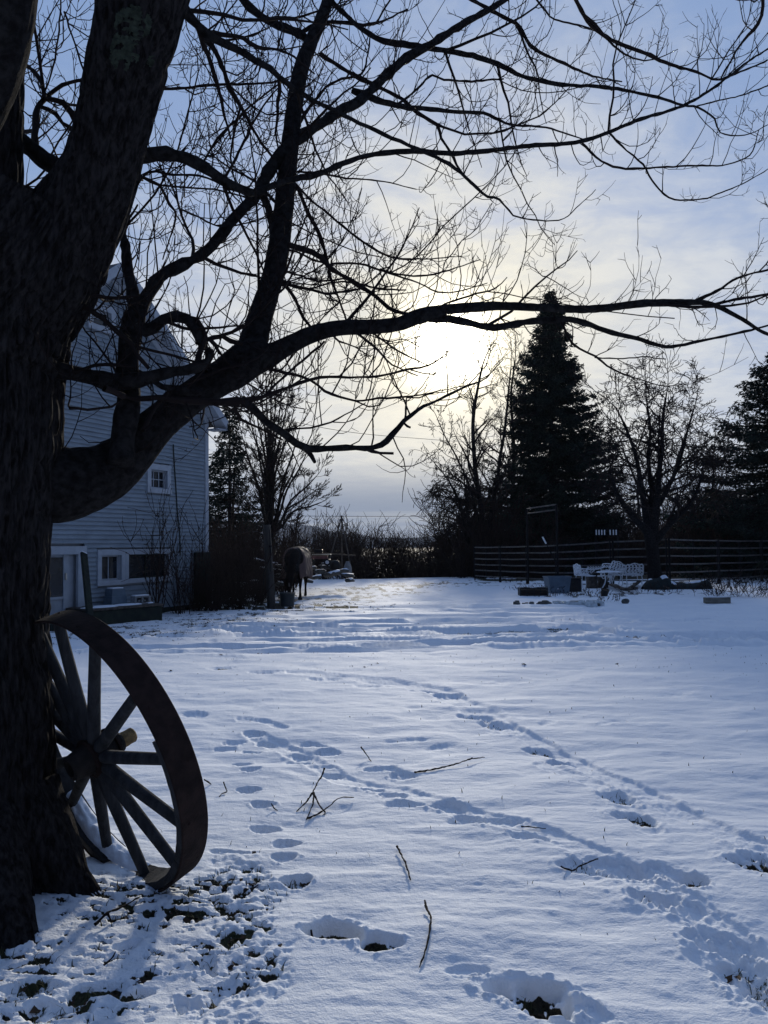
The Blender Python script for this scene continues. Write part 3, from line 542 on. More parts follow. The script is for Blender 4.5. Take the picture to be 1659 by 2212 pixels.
LIMBS = [  # (points, depth0, depth1)
 ([(0, 1040, 110), (60, 1045, 150), (120, 1046, 168), (180, 1037, 148), (235, 1016, 124), (285, 975, 102), (330, 928, 86), (380, 885, 76), (425, 850, 72), (468, 822, 74), (510, 795, 84), (545, 768, 80), (575, 750, 60)], 3.72, 4.2),
 ([(520, 805, 50), (545, 745, 62), (563, 682, 56), (583, 620, 50), (598, 560, 49), (611, 470, 45), (620, 380, 42), (628, 300, 40), (637, 225, 37), (650, 150, 33), (668, 100, 30), (690, 50, 28), (709, 0, 26), (728, -60, 22)], 4.15, 5.0),
 ([(520, 800, 55), (572, 775, 52), (620, 748, 42), (680, 720, 37), (740, 708, 34), (800, 706, 33), (860, 700, 31), (905, 683, 33), (960, 669, 24), (1020, 664, 23), (1080, 661, 20), (1160, 664, 18), (1250, 668, 18), (1309, 665, 18), (1390, 655, 18), (1450, 654, 16), (1501, 653, 14), (1545, 660, 12), (1602, 689, 10), (1659, 722, 8), (1730, 735, 6)], 4.2, 5.0),
 ([(262, 1000, 56), (265, 945, 50), (272, 905, 54), (279, 860, 50), (277, 800, 44), (277, 769, 45), (283, 721, 48), (292, 680, 46)], 3.7, 3.9),
 ([(290, 690, 30), (287, 633, 28), (276, 582, 24), (271, 530, 20), (268, 505, 10), (280, 470, 6), (297, 442, 4)], 3.9, 4.3),
 ([(290, 700, 36), (306, 660, 32), (326, 626, 31), (347, 597, 31), (374, 582, 29), (415, 562, 27), (450, 540, 26), (485, 497, 25), (525, 450, 25), (555, 420, 25), (578, 375, 25), (610, 328, 27), (650, 295, 25), (690, 270, 23), (735, 240, 23), (780, 215, 21), (829, 168, 19), (879, 125, 19), (929, 97, 19), (979, 65, 17), (1029, 35, 15), (1079, 8, 13), (1120, -20, 10)], 3.9, 5.4),
 ([(280, 335, 34), (315, 337, 32), (360, 332, 29), (400, 341, 28), (440, 360, 25), (480, 387, 21), (520, 409, 19), (550, 415, 18), (590, 401, 13), (635, 387, 13), (685, 377, 12), (725, 360, 12), (775, 341, 12), (829, 331, 11), (894, 327, 12), (979, 331, 11), (1054, 325, 10), (1129, 316, 10), (1214, 311, 9), (1269, 302, 9), (1329, 280, 8), (1384, 257, 8), (1444, 240, 7), (1489, 222, 7), (1549, 184, 6), (1599, 145, 5), (1659, 105, 4), (1720, 70, 3)], 3.7, 5.6),
 ([(370, 5, 40), (400, 22, 26), (425, 55, 22), (465, 85, 20), (515, 107, 18), (550, 130, 16), (585, 150, 14), (620, 180, 12), (665, 210, 10), (715, 235, 9), (775, 265, 9), (829, 290, 9), (884, 315, 8), (954, 345, 8), (984, 365, 8), (1019, 395, 7), (1054, 425, 6), (1079, 430, 5), (1109, 465, 4), (1129, 472, 3.4), (1179, 477, 3), (1219, 472, 2.4), (1244, 450, 2), (1287, 410, 1.5)], 3.5, 5.0),
 ([(425, 55, 12), (436, 85, 12), (450, 120, 11), (465, 162, 9), (475, 200, 8), (485, 250, 6), (500, 300, 4)], 3.6, 4.2),
 ([(435, 70, 12), (465, 112, 12), (485, 155, 11), (496, 190, 10), (520, 230, 9), (540, 265, 7), (565, 310, 6), (590, 340, 5), (600, 380, 3)], 3.7, 4.6),
 ([(436, 68, 10), (480, 75, 10), (525, 82, 9), (555, 102, 8), (600, 107, 6), (635, 125, 5), (680, 160, 3)], 3.7, 4.4),
 ([(505, -30, 18), (525, 0, 18), (555, 30, 18), (600, 55, 18), (645, 72, 18), (668, 90, 14)], 4.6, 4.9),
 ([(650, 72, 10), (690, 50, 8), (750, 49, 8), (785, 55, 8), (829, 45, 5), (880, 20, 4)], 4.9, 5.3),
 ([(712, 0, 14), (750, 35, 11), (785, 65, 10), (829, 89, 13), (884, 97, 13), (929, 105, 12), (994, 115, 11), (1044, 127, 11), (1089, 145, 10), (1129, 165, 9), (1179, 177, 9), (1229, 185, 8), (1294, 187, 8), (1359, 197, 7), (1419, 210, 6), (1474, 227, 5), (1509, 232, 4), (1544, 257, 4), (1556, 287, 3), (1609, 292, 2.5), (1659, 270, 2)], 5.0, 6.0),
 ([(1500, 230, 3.4), (1554, 217, 3), (1605, 205, 3), (1659, 185, 3), (1700, 170, 2)], 5.8, 6.2),
 ([(1005, -10, 9), (1059, 22, 9), (1099, 42, 9), (1124, 60, 8), (1144, 97, 8), (1179, 120, 7), (1229, 142, 6), (1259, 157, 5), (1304, 170, 4), (1344, 177, 3)], 5.4, 6.0),
 ([(1235, -20, 9), (1269, 45, 9), (1309, 80, 8), (1359, 102, 8), (1404, 120, 8), (1449, 140, 7), (1504, 155, 6), (1549, 172, 5), (1600, 155, 4), (1659, 130, 4)], 5.4, 6.2),
 ([(1150, -15, 5), (1179, 25, 4), (1199, 42, 4), (1259, 57, 4), (1309, 77, 3)], 5.4, 5.8),
 ([(1649, -10, 8), (1644, 35, 8), (1629, 65, 8), (1604, 90, 5), (1579, 130, 4), (1556, 172, 4)], 3.9, 4.4),
 ([(1255, 305, 6), (1289, 340, 5), (1324, 360, 5), (1369, 365, 5), (1429, 361, 4), (1504, 357, 4), (1560, 357, 3), (1619, 335, 3), (1639, 280, 2)], 5.2, 5.7),
 ([(1312, 283, 5), (1354, 325, 4), (1389, 355, 4), (1409, 390, 4), (1444, 427, 4), (1484, 432, 4), (1529, 427, 3), (1569, 412, 3), (1614, 392, 2.5), (1659, 365, 2)], 5.2, 5.7),
 ([(760, 195, 16), (800, 210, 15), (829, 220, 14), (884, 232, 12), (929, 235, 10), (994, 242, 8), (1044, 245, 8), (1079, 260, 6), (1119, 272, 5), (1179, 275, 4), (1259, 300, 3)], 4.9, 5.4),
 ([(690, 115, 10), (735, 145, 10), (780, 170, 10), (829, 193, 9), (869, 215, 8), (904, 245, 8), (944, 270, 8), (954, 300, 7), (974, 330, 6), (994, 370, 5), (1029, 405, 5), (1046, 420, 3)], 4.9, 5.3),
 ([(860, 225, 6), (904, 190, 5), (934, 162, 5), (959, 172, 5), (1019, 175, 5), (1089, 170, 3)], 5.0, 5.4),
 ([(640, 275, 9), (685, 210, 6), (725, 175, 6), (780, 160, 5), (795, 115, 4), (800, 70, 3)], 4.9, 5.1),
 ([(340, 192, 7), (400, 190, 6), (460, 184, 6), (530, 181, 5), (600, 175, 4), (660, 150, 3)], 4.0, 4.7),
 ([(440, 350, 5), (470, 300, 5), (530, 240, 5), (590, 190, 4), (625, 170, 3)], 4.4, 4.8),
 ([(485, 388, 7), (515, 330, 6), (545, 270, 5), (575, 220, 4), (600, 190, 3)], 4.2, 4.6),
 ([(565, 420, 20), (580, 450, 17), (586, 485, 14), (590, 520, 10), (600, 545, 8)], 4.6, 4.9),
 ([(280, 420, 9), (320, 372, 6), (360, 376, 6), (430, 380, 5), (480, 400, 4), (520, 440, 3)], 3.8, 4.3),
 ([(300, 380, 7), (345, 400, 6), (365, 440, 6), (380, 455, 5), (372, 500, 4), (350, 560, 3)], 3.9, 4.3),
 ([(385, 450, 4), (430, 470, 4), (480, 490, 4), (540, 480, 3), (580, 470, 2)], 4.2, 4.6),
 # left window in the crotch
 ([(150, 375, 46), (125, 362, 42), (95, 345, 42), (68, 322, 38), (35, 300, 44)], 3.9, 3.8),
 ([(75, 325, 17), (77, 265, 15), (80, 235, 14), (95, 215, 12), (120, 192, 9), (150, 177, 8), (200, 170, 6)], 3.9, 4.2),
 ([(95, 215, 11), (94, 190, 10), (75, 155, 9), (47, 138, 8), (20, 120, 7)], 4.0, 4.2),
 ([(95, 212, 9), (135, 220, 13), (155, 245, 14), (170, 275, 12)], 4.0, 4.1),
 ([(88, 230, 9), (120, 245, 10), (135, 265, 9), (170, 285, 8)], 4.1, 4.3),
 ([(132, -20, 4), (128, 65, 4), (115, 145, 4), (98, 195, 4)], 4.2, 4.2), ([(138, 25, 4), (155, 75, 4), (175, 135, 4), (200, 200, 4)], 4.3, 4.3),
 ([(35, 396, 8), (75, 410, 7), (115, 420, 6)], 4.2, 4.3),
 # right of the upright stem
 ([(605, 525, 14), (650, 536, 14), (692, 555, 12), (717, 582, 11), (755, 603, 10), (780, 620, 11), (810, 639, 9), (839, 664, 9), (873, 677, 7), (915, 676, 6), (965, 656, 5), (1028, 635, 4), (1070, 624, 3), (1095, 599, 2)], 4.4, 4.8),
 ([(620, 388, 8), (645, 410, 8), (667, 464, 9), (688, 502, 9), (705, 557, 8), (715, 599, 7), (726, 632, 5), (751, 700, 4)], 4.6, 4.8),
 ([(625, 385, 6), (670, 430, 5), (715, 467, 5), (784, 523, 5), (827, 548, 4), (864, 559, 4), (932, 559, 3), (999, 553, 2)], 4.6, 5.1),
 ([(715, 571, 5), (776, 569, 5), (818, 582, 5), (864, 593, 4), (923, 595, 4), (986, 578, 3), (1037, 561, 2)], 4.7, 5.0),
 ([(820, 583, 5), (902, 611, 3.4), (944, 630, 3.4), (986, 630, 3), (1053, 611, 2)], 4.8, 5.0),
 ([(600, 600, 12), (612, 612, 11), (637, 645, 9), (654, 687, 7), (671, 708, 5), (690, 721, 4)], 4.4, 4.5),
 ([(602, 600, 6), (633, 620, 5), (667, 624, 4), (726, 609, 4), (768, 611, 4), (818, 624, 4), (877, 627, 3)], 4.4, 4.9),
 ([(610, 585, 4), (650, 596, 4), (692, 607, 4), (760, 600, 3)], 4.4, 4.8),
 ([(608, 542, 6), (642, 544, 5), (675, 561, 5), (720, 573, 4)], 4.4, 4.6),
 ([(620, 372, 6), (675, 372, 5), (750, 385, 4), (829, 392, 3), (900, 410, 2)], 4.6, 5.1),
 ([(905, 690, 22), (945, 686, 20), (1007, 696, 17), (1069, 708, 15), (1131, 696, 14), (1170, 693, 14), (1246, 693, 13), (1309, 715, 11), (1386, 734, 9), (1439, 749, 8), (1511, 737, 6.5), (1607, 717, 5), (1659, 703, 4), (1720, 690, 3)], 4.55, 5.0),
 ([(1501, 651, 8), (1545, 630, 7), (1582, 607, 6), (1620, 592, 5), (1659, 583, 5), (1710, 570, 3)], 4.9, 5.1),
 ([(1545, 657, 7), (1600, 645, 6), (1659, 636, 5), (1710, 625, 4)], 4.9, 5.1),
 ([(1213, 695, 7), (1237, 742, 5), (1285, 770, 5), (1328, 799, 4), (1391, 823, 3), (1453, 834, 2), (1482, 804, 1.5)], 4.8, 5.0),
 ([(1285, 772, 4), (1333, 775, 3), (1386, 773, 2.5), (1439, 775, 2)], 4.8, 5.0),
 # drooping limb below
 ([(262, 855, 8), (300, 863, 12), (340, 859, 14), (401, 866, 14), (476, 868, 15), (530, 866, 16)], 3.7, 3.75),
 ([(525, 868, 16), (583, 851, 8), (629, 834, 7), (692, 815, 7), (755, 815, 6), (818, 813, 5), (868, 800, 5), (927, 788, 4), (982, 750, 2)], 3.75, 4.2),
 ([(520, 862, 19), (545, 880, 19), (574, 910, 19), (616, 939, 18), (640, 958, 17), (667, 971, 16), (730, 967, 14), (805, 968, 13), (835, 952, 12), (873, 910, 10), (902, 886, 8), (948, 863, 6), (1007, 834, 5), (1049, 817, 3), (1087, 775, 2)], 3.75, 4.3),
 ([(660, 968, 12), (672, 985, 10), (680, 998, 7)], 3.95, 3.9), ([(868, 912, 6), (881, 921, 6), (886, 924, 5)], 4.1, 4.1), ([(790, 970, 8), (820, 978, 6), (850, 980, 5)], 4.1, 4.1),
 ([(873, 912, 6), (877, 880, 5), (879, 859, 4), (906, 859, 3), (952, 842, 2)], 4.1, 4.2),
 ([(604, 930, 6), (671, 924, 4), (717, 911, 4), (759, 889, 3), (790, 870, 2)], 3.9, 4.1),
 ([(575, 792, 8), (583, 797, 8), (633, 809, 6), (671, 821, 6), (700, 845, 6), (734, 857, 5), (768, 866, 5), (818, 861, 5), (881, 857, 4), (936, 847, 3), (999, 834, 2)], 4.2, 4.5),
 ([(700, 738, 6), (692, 746, 6), (629, 800, 5), (574, 851, 6)], 4.3, 3.9),
 ([(712, 720, 4), (732, 736, 4), (768, 750, 3), (800, 770, 2)], 4.3, 4.4), ([(765, 715, 6), (810, 750, 5), (847, 788, 4), (902, 811, 2)], 4.3, 4.5),
 ([(800, 715, 5), (860, 758, 4), (898, 777, 3), (925, 790, 2)], 4.4, 4.6),
 ([(505, 880, 8), (520, 905, 7), (560, 925, 5), (610, 950, 4)], 3.75, 3.9),
 # tangle in front of the house
 ([(310, 715, 30), (331, 707, 28), (353, 690, 24), (379, 683, 24), (406, 689, 24), (420, 707, 20), (430, 729, 19), (428, 742, 10)], 3.9, 3.8),
 ([(406, 688, 12), (425, 692, 11), (438, 710, 11), (441, 727, 14), (438, 745, 15), (430, 765, 15), (427, 790, 16)], 3.85, 3.8),
 ([(438, 738, 11), (463, 729, 11), (480, 727, 11), (498, 736, 10), (525, 742, 8)], 3.85, 4.0), ([(455, 733, 9), (466, 748, 9), (474, 765, 7)], 3.85, 3.85),
 ([(455, 752, 15), (450, 780, 17), (425, 793, 22), (397, 799, 22), (353, 806, 26), (300, 819, 34), (245, 824, 34), (199, 815, 34), (155, 806, 36), (112, 797, 40)], 3.75, 3.66),
 ([(190, 636, 8), (232, 643, 8), (273, 643, 7), (300, 640, 4)], 3.6, 3.8), ([(180, 660, 12), (221, 689, 11), (256, 718, 11), (287, 747, 10), (300, 769, 9), (322, 795, 8)], 3.6, 3.5),
 ([(160, 805, 9), (177, 797, 8), (203, 788, 8), (254, 788, 7), (290, 795, 4)], 3.6, 3.6), ([(309, 930, 9), (331, 883, 11), (350, 862, 12), (372, 842, 12)], 3.6, 3.8),
 ([(225, 838, 15), (245, 846, 14), (270, 858, 14)], 3.5, 3.6), ([(150, 880, 7), (190, 885, 6), (240, 880, 5), (262, 862, 3)], 3.4, 3.6),
 ([(300, 800, 5), (350, 835, 14), (400, 845, 20), (440, 845, 14)], 3.7, 3.8),
]
REG = []      # for growing shoots: (path, radius)
for k, (pts, y0, y1) in enumerate(LIMBS):
    P = dpath(pts, y0, y1); rm = P[:, 3].max()
    if rm > .045: V, F, T = bark_tube(P, 72 if rm > .1 else 44, .018, .006 if rm > .1 else .0035, 30+k, su=60, sv=12)
    else:
        Q = catmull(P, .05); jit = Q[:, 3]*.10*RNG.normal(size=len(Q)); V, F = tube1(Q[:, :3]+RNG.normal(0, .0018, (len(Q), 3)), np.maximum(Q[:, 3]+jit, .0016), 9); T = np.array([[0, 1, 2]])
    b = mpart('limb' if rm > .045 else 'branch', [(V, F, T)], M_limb if rm > .02 else M_twig)
    REG.append(catmull(P, .06))

# shoots and twigs: grown from every traced branch, curving upwards and ending in paired spurs
def norm(v): return v/(np.linalg.norm(v)+1e-9)
LV = {7: [], 5: [], 3: []}; LR = {7: [], 5: [], 3: []}
def shoot(p, d, L, r, K, up, wig):
    pts = [p]; d = norm(d); st = L/(K-1)
    for i in range(K-1):
        d = norm(d+np.array([0, 0, up])*st*2.2+RNG.normal(0, wig, 3)); pts.append(pts[-1]+d*st)
    P = np.array(pts); R = np.linspace(r, max(.0011, r*.45), K); LV[K].append(P); LR[K].append(R); return P, d
def perp(t):
    a = norm(np.cross(t, RNG.normal(size=3))); return a
def grow_twigs(P, dens, Ls, up, lvl=0):
    s = np.concatenate([[0], np.cumsum(np.linalg.norm(np.diff(P[:, :3], axis=0), axis=1))]); x = RNG.uniform(0, .1)
    while x < s[-1]:
        i = min(len(s)-2, int(np.searchsorted(s, x))-1 if x > 0 else 0); i = max(i, 0)
        r = P[i, 3]; t = norm(P[i+1, :3]-P[i, :3]); q = perp(t); q[1] *= .6; q = norm(q)
        a = RNG.uniform(.6, 1.25); L = RNG.uniform(*Ls)
        thick = r > .045
        if thick and RNG.random() < .75: x += dens*RNG.uniform(.7, 1.6); continue
        d = t*math.cos(a)+q*math.sin(a)
        if d[2] < -.5 and RNG.random() < .6: d[2] *= -1
        d[2] -= RNG.uniform(0, .5); T, dd = shoot(P[i, :3]+q*r*.7, d, L, min(RNG.uniform(.0032, .0055), r*.8), 7, up*RNG.uniform(.4, 3.0), .13)
        for k in range(2, 7):
            for sgn in (-1, 1):
                if RNG.random() < .30:
                    tt = norm(T[k]-T[k-1]); q2 = perp(tt); q2 = q2-tt*np.dot(q2, tt)
                    T2, _ = shoot(T[k], tt*.7+q2*.8*sgn, L*RNG.uniform(.16, .5), .0025, 5, up*2.2, .10)
                    for k2 in (2, 3, 4):
                        if RNG.random() < .30:
                            t3 = norm(T2[k2]-T2[k2-1]); shoot(T2[k2], t3*.6+perp(t3)*.8, RNG.uniform(.02, .07), .0019, 3, .6, .1)
        x += dens*RNG.uniform(.5, 1.6)
for P in REG:
    px = P[:, :3].mean(0); D = CX+np.dot(px-C0, cR)/np.dot(px-C0, cF)*FPX; DY = CY-np.dot(px-C0, cU)/np.dot(px-C0, cF)*FPX
    left = D < 800
    # thinner growth towards the open sky on the right
    dens = .135 if left else (.15 if D < 1150 else .22)
    grow_twigs(P, dens, (.16, .62) if left else (.14, .55), 1.1)
# extra medium branches giving the crown its middle layers
for P in REG:
    if P[:, 3].max() > .09: continue
    s = len(P)
    for _ in range(max(1, s//16)):
        i = RNG.integers(1, s-1); t = norm(P[i+1 if i+1 < s else i, :3]-P[i-1, :3]); q = perp(t)
        px = P[i, :3]; D = CX+np.dot(px-C0, cR)/np.dot(px-C0, cF)*FPX; DY = CY-np.dot(px-C0, cU)/np.dot(px-C0, cF)*FPX
        if (D > 1150 and RNG.random() < .75) or (DY > 760 and RNG.random() < .6): continue
        pts = [P[i, :3]]; d = norm(t*.7+q*.9+np.array([0, RNG.uniform(-.2, .6), 0])); L = RNG.uniform(.5, 1.3); n = 9
        for k in range(n): d = norm(d+np.array([0, 0, .07])+RNG.normal(0, .12, 3)); pts.append(pts[-1]+d*L/n)
        Q = np.array(pts); R = np.linspace(min(P[i, 3]*.7, .011), .003, n+1); Q = np.hstack([Q, R[:, None]])
        V, F = tube1(Q[:, :3], R, 6); mpart('branch', [(V, F, np.array([[0, 1, 2]]))], M_twig)
        grow_twigs(Q, .10, (.1, .42), 1.1)
Vs, Fs, n = [], [], 0
for K in LV:
    V, F = tubes(LV[K], LR[K], 3); Vs.append(V); Fs.append(F+n); n += len(V)
print('maple twigs', sum(len(v) for v in LV.values()), 'faces', sum(len(f) for f in Fs))
mk('twigs', np.vstack(Vs)-np.array([TREE_XY[0], TREE_XY[1], 0]), np.vstack(Fs), M_twig, maple, kind='stuff')
# lichen rosettes on the upright stem, facing the viewer
def lichen(px, py, w, h, sd):
    bm_V, bm_F = [], []; n = 26; c = at(px, py, 3.3)
    # find the stem surface: centre and radius at this height
    k = int(np.argmin(np.abs(rs[:, 2]-c[2]))); P = catmull(rs, .02); k = int(np.argmin(np.abs(P[:, 2]-c[2]))); q, r = P[k, :3], P[k, 3]
    X = (px-CX)/FPX; th0 = None; best = 1e9
    for th in np.linspace(-math.pi, 0, 200):
        s_ = q+r*np.array([math.cos(th), math.sin(th), 0]); d = s_-C0; x = CX+np.dot(d, cR)/np.dot(d, cF)*FPX
        if abs(x-px) < best: best, th0 = abs(x-px), th
    W = w*pxm(3.3)/r; Hh = h*pxm(3.3)
    u = np.linspace(-1, 1, n); U, Z = np.meshgrid(u, u); th = th0+U*W/2; zz = c[2]+Z*Hh/2
    kk = np.clip(np.searchsorted(P[:, 2], zz), 0, len(P)-1); C = P[kk, :3]; R = P[kk, 3]
    m = fbm2(U*2.2+sd, Z*2.2*h/w, sd, 3)+.25*(1-np.hypot(U, Z)); rr = R+.012+.012*vn2(U*9, Z*9, sd)
    V = np.stack([C[..., 0]+rr*np.cos(th), C[..., 1]+rr*np.sin(th), zz], -1).reshape(-1, 3)
    ok = (m[:-1, :-1] > .50) & (np.hypot(U, Z)[:-1, :-1] < 1.0); i, j = np.nonzero(ok); b = i*n+j
    F = np.stack([b, b+1, b+n+1, b+n], -1)
    mk('lichen', V-np.array([TREE_XY[0], TREE_XY[1], 0]), F, M_lichen, maple)
for a in ((284, 107, 70, 56, 3), (268, 152, 58, 76, 5), (325, 36, 34, 30, 9), (318, 155, 16, 22, 12), (366, 30, 22, 22, 14)): lichen(*a)

# ---------------------------------------------------------------- iron-tyred wagon wheel
def wheel():
    phi, lam, R, W = .711, .304, .684, .137; C = np.array([-1.341, 3.662, .652])
    n = np.array([-math.sin(phi)*math.cos(lam), -math.cos(phi)*math.cos(lam), -math.sin(lam)]); h = np.array([math.cos(phi), -math.sin(phi), 0]); v = np.cross(h, n)
    if v[2] < 0: v = -v
    root = empty('wagon_wheel', (C[0], C[1], 0), 'large old wagon wheel with wide rusty iron tyre leaning against the maple trunk', 'wheel')
    o = C-np.array([C[0], C[1], 0])
    def ring(name, ri, ro, w0, w1, t0, t1, m, nseg, rough=0.0, par=root):
        t = np.linspace(t0, t1, nseg+1); closed = abs(t1-t0-2*math.pi) < 1e-6
        if closed: t = t[:-1]
        b = .004; prof = [(ri+b, w0), (ro-b, w0), (ro, w0+b), (ro, w1-b), (ro-b, w1), (ri+b, w1), (ri, w1-b), (ri, w0+b)]
        k = len(prof); V = []
        for a in t:
            e = h*math.cos(a)+v*math.sin(a); jr = rough*RNG.normal()
            V += [o+e*(p[0]+jr*(p[0] < ro-.01))+n*p[1] for p in prof]
        V = np.array(V); N = len(t); F = []
        for i in range(N if closed else N-1):
            for j in range(k): F.append((i*k+j, ((i+1) % N)*k+j, ((i+1) % N)*k+(j+1) % k, i*k+(j+1) % k))
        Fs = [F]
        if not closed: Fs.append([tuple(range(k))]); Fs.append([tuple(range((N-1)*k+k-1, (N-1)*k-1, -1))])
        return mk(name, V, Fs, m, par, smooth=False)
    ring('iron_tyre', R-.012, R, -W/2, W/2, 0, 2*math.pi, M_rust, 120)
    # angle of each spoke from where its tip shows
    tips = [(130, 1354), (208, 1405), (292, 1509), (351, 1637), (389, 1772), (382, 1866), (317, 1894), (234, 1844), (158, 1732)]
    A = []
    for (x, y) in tips:
        d = ray(x, y); s = np.dot(C-C0, n)/np.dot(d, n); q = C0+d*s-C; A.append(math.atan2(np.dot(q, v), np.dot(q, h)))
    A = np.unwrap(A); print('spoke angles', np.degrees(A).round(1))
    A = list(A); st = (A[-1]-A[0])/8; tot = 14; gap = (2*math.pi-abs(A[-1]-A[0]))/(tot-8)*np.sign(A[-1]-A[0]); A += [A[8]+gap*(k+1) for k in range(tot-9)]
    for i, a in enumerate(A):
        e = h*math.cos(a)+v*math.sin(a); dish = .035
        Pp = [o+e*.05+n*dish, o+e*.11+n*dish, o+e*.3+n*.025, o+e*.55+n*.008, o+e*(R-.015)]
        Vv, F = tube1(np.array(Pp), np.array([.026, .031, .029, .026, .025]), 10); mk('spoke', Vv, F, M_wood, root)
    # felloes only survive from the right-hand notch round the bottom to the left
    a_n = A[3]-.30*np.sign(A[4]-A[3])*-1 if False else A[3]+ (A[3]-A[2])*-.35
    sg = np.sign(A[4]-A[3]); cuts = [a_n]+[ (A[k]+A[k+1])/2 for k in (3, 4, 5)]
    cuts = [a_n, (A[4]+A[5])/2, (A[6]+A[7])/2-.02*sg]
    for c0, c1 in zip(cuts[:-1], cuts[1:]): ring('felloe', R-.052, R-.0125, -W/2+.012, W/2-.004, min(c0, c1)+.004, max(c0, c1)-.004, M_wood, 22, .0012)
    c0, c1 = (A[6]+A[7])/2+.16*sg, A[9]; ring('felloe', R-.060, R-.0125, -W/2+.006, W/2-.004, min(c0, c1), max(c0, c1), M_wood, 20, .002)
    c0, c1 = A[9]+.01*sg, A[12]; ring('felloe', R-.055, R-.0125, -W/2+.006, W/2-.004, min(c0, c1), max(c0, c1), M_wood, 20, .002)
    hb = MB(); hb.lathe([(.0, -.10), (.048, -.10), (.052, -.09), (.054, -.06), (.080, -.045), (.084, .0), (.084, .06), (.074, .075), (.064, .13), (.058, .16), (.040, .165), (.038, .08), (0, .08)], 26, o, n, h, v)
    hb.build('hub', M_hub, root, smooth=False)
    fl = MB(); fl.lathe([(.083, .056), (.094, .058), (.094, .072), (.078, .078)], 26, o, n, h, v); fl.lathe([(.055, -.062), (.090, -.06), (.092, -.048), (.056, -.046)], 26, o, n, h, v); fl.build('hub_band', M_rust, root)
    # the split wooden end of the old axle sticks out at the back
    ax = MB(); nn = -n; c = o+h*.005; ax.lathe([(.0, .10), (.036, .10), (.038, .12), (.036, .14), (.037, .165), (.031, .172), (0, .174)], 12, c, nn, h, v); ax.build('axle_end', M_axle, root)
    for k in range(10):
        a = A[5]+RNG.uniform(-.2, .2); 
    for k in range(16):
        a = k*.3927+.1; e = h*math.cos(a)+v*math.sin(a); nt = MB(); nt.lathe([(0, .004), (.006, .003), (.008, 0)], 6, o+e*R+n*(.03 if k % 2 else -.03), e, n, np.cross(n, e)); nt.build('rivet', M_rust, root)
    # wind-blown snow lying in the trough of the lower rim
    a0, a1 = sorted((A[6]+.05*sg, A[8]+.10*sg)); N = 60; K = 12; V = []
    for i in range(N):
        a = a0+(a1-a0)*i/(N-1); e = h*math.cos(a)+v*math.sin(a); f = math.sin(math.pi*i/(N-1))**.5
        for j in range(K):
            u = j/(K-1); w = -W/2+.01+u*(W-.035)*(.55+.45*f)
            hh = f*math.sin(math.pi*u)**.6*(.018+.030*vn2(np.array([i*.35]), np.array([j*.5]), 5)[0])
            V.append(o+e*(R-.056-hh)+n*w)
    i = np.arange(N-1)[:, None]*K; j = np.arange(K-1)[None]; F = np.stack([i+j, i+j+1, i+K+j+1, i+K+j], -1).reshape(-1, 4)
    mk('snow_drift', np.array(V), F, M_cap, root)
wheel()

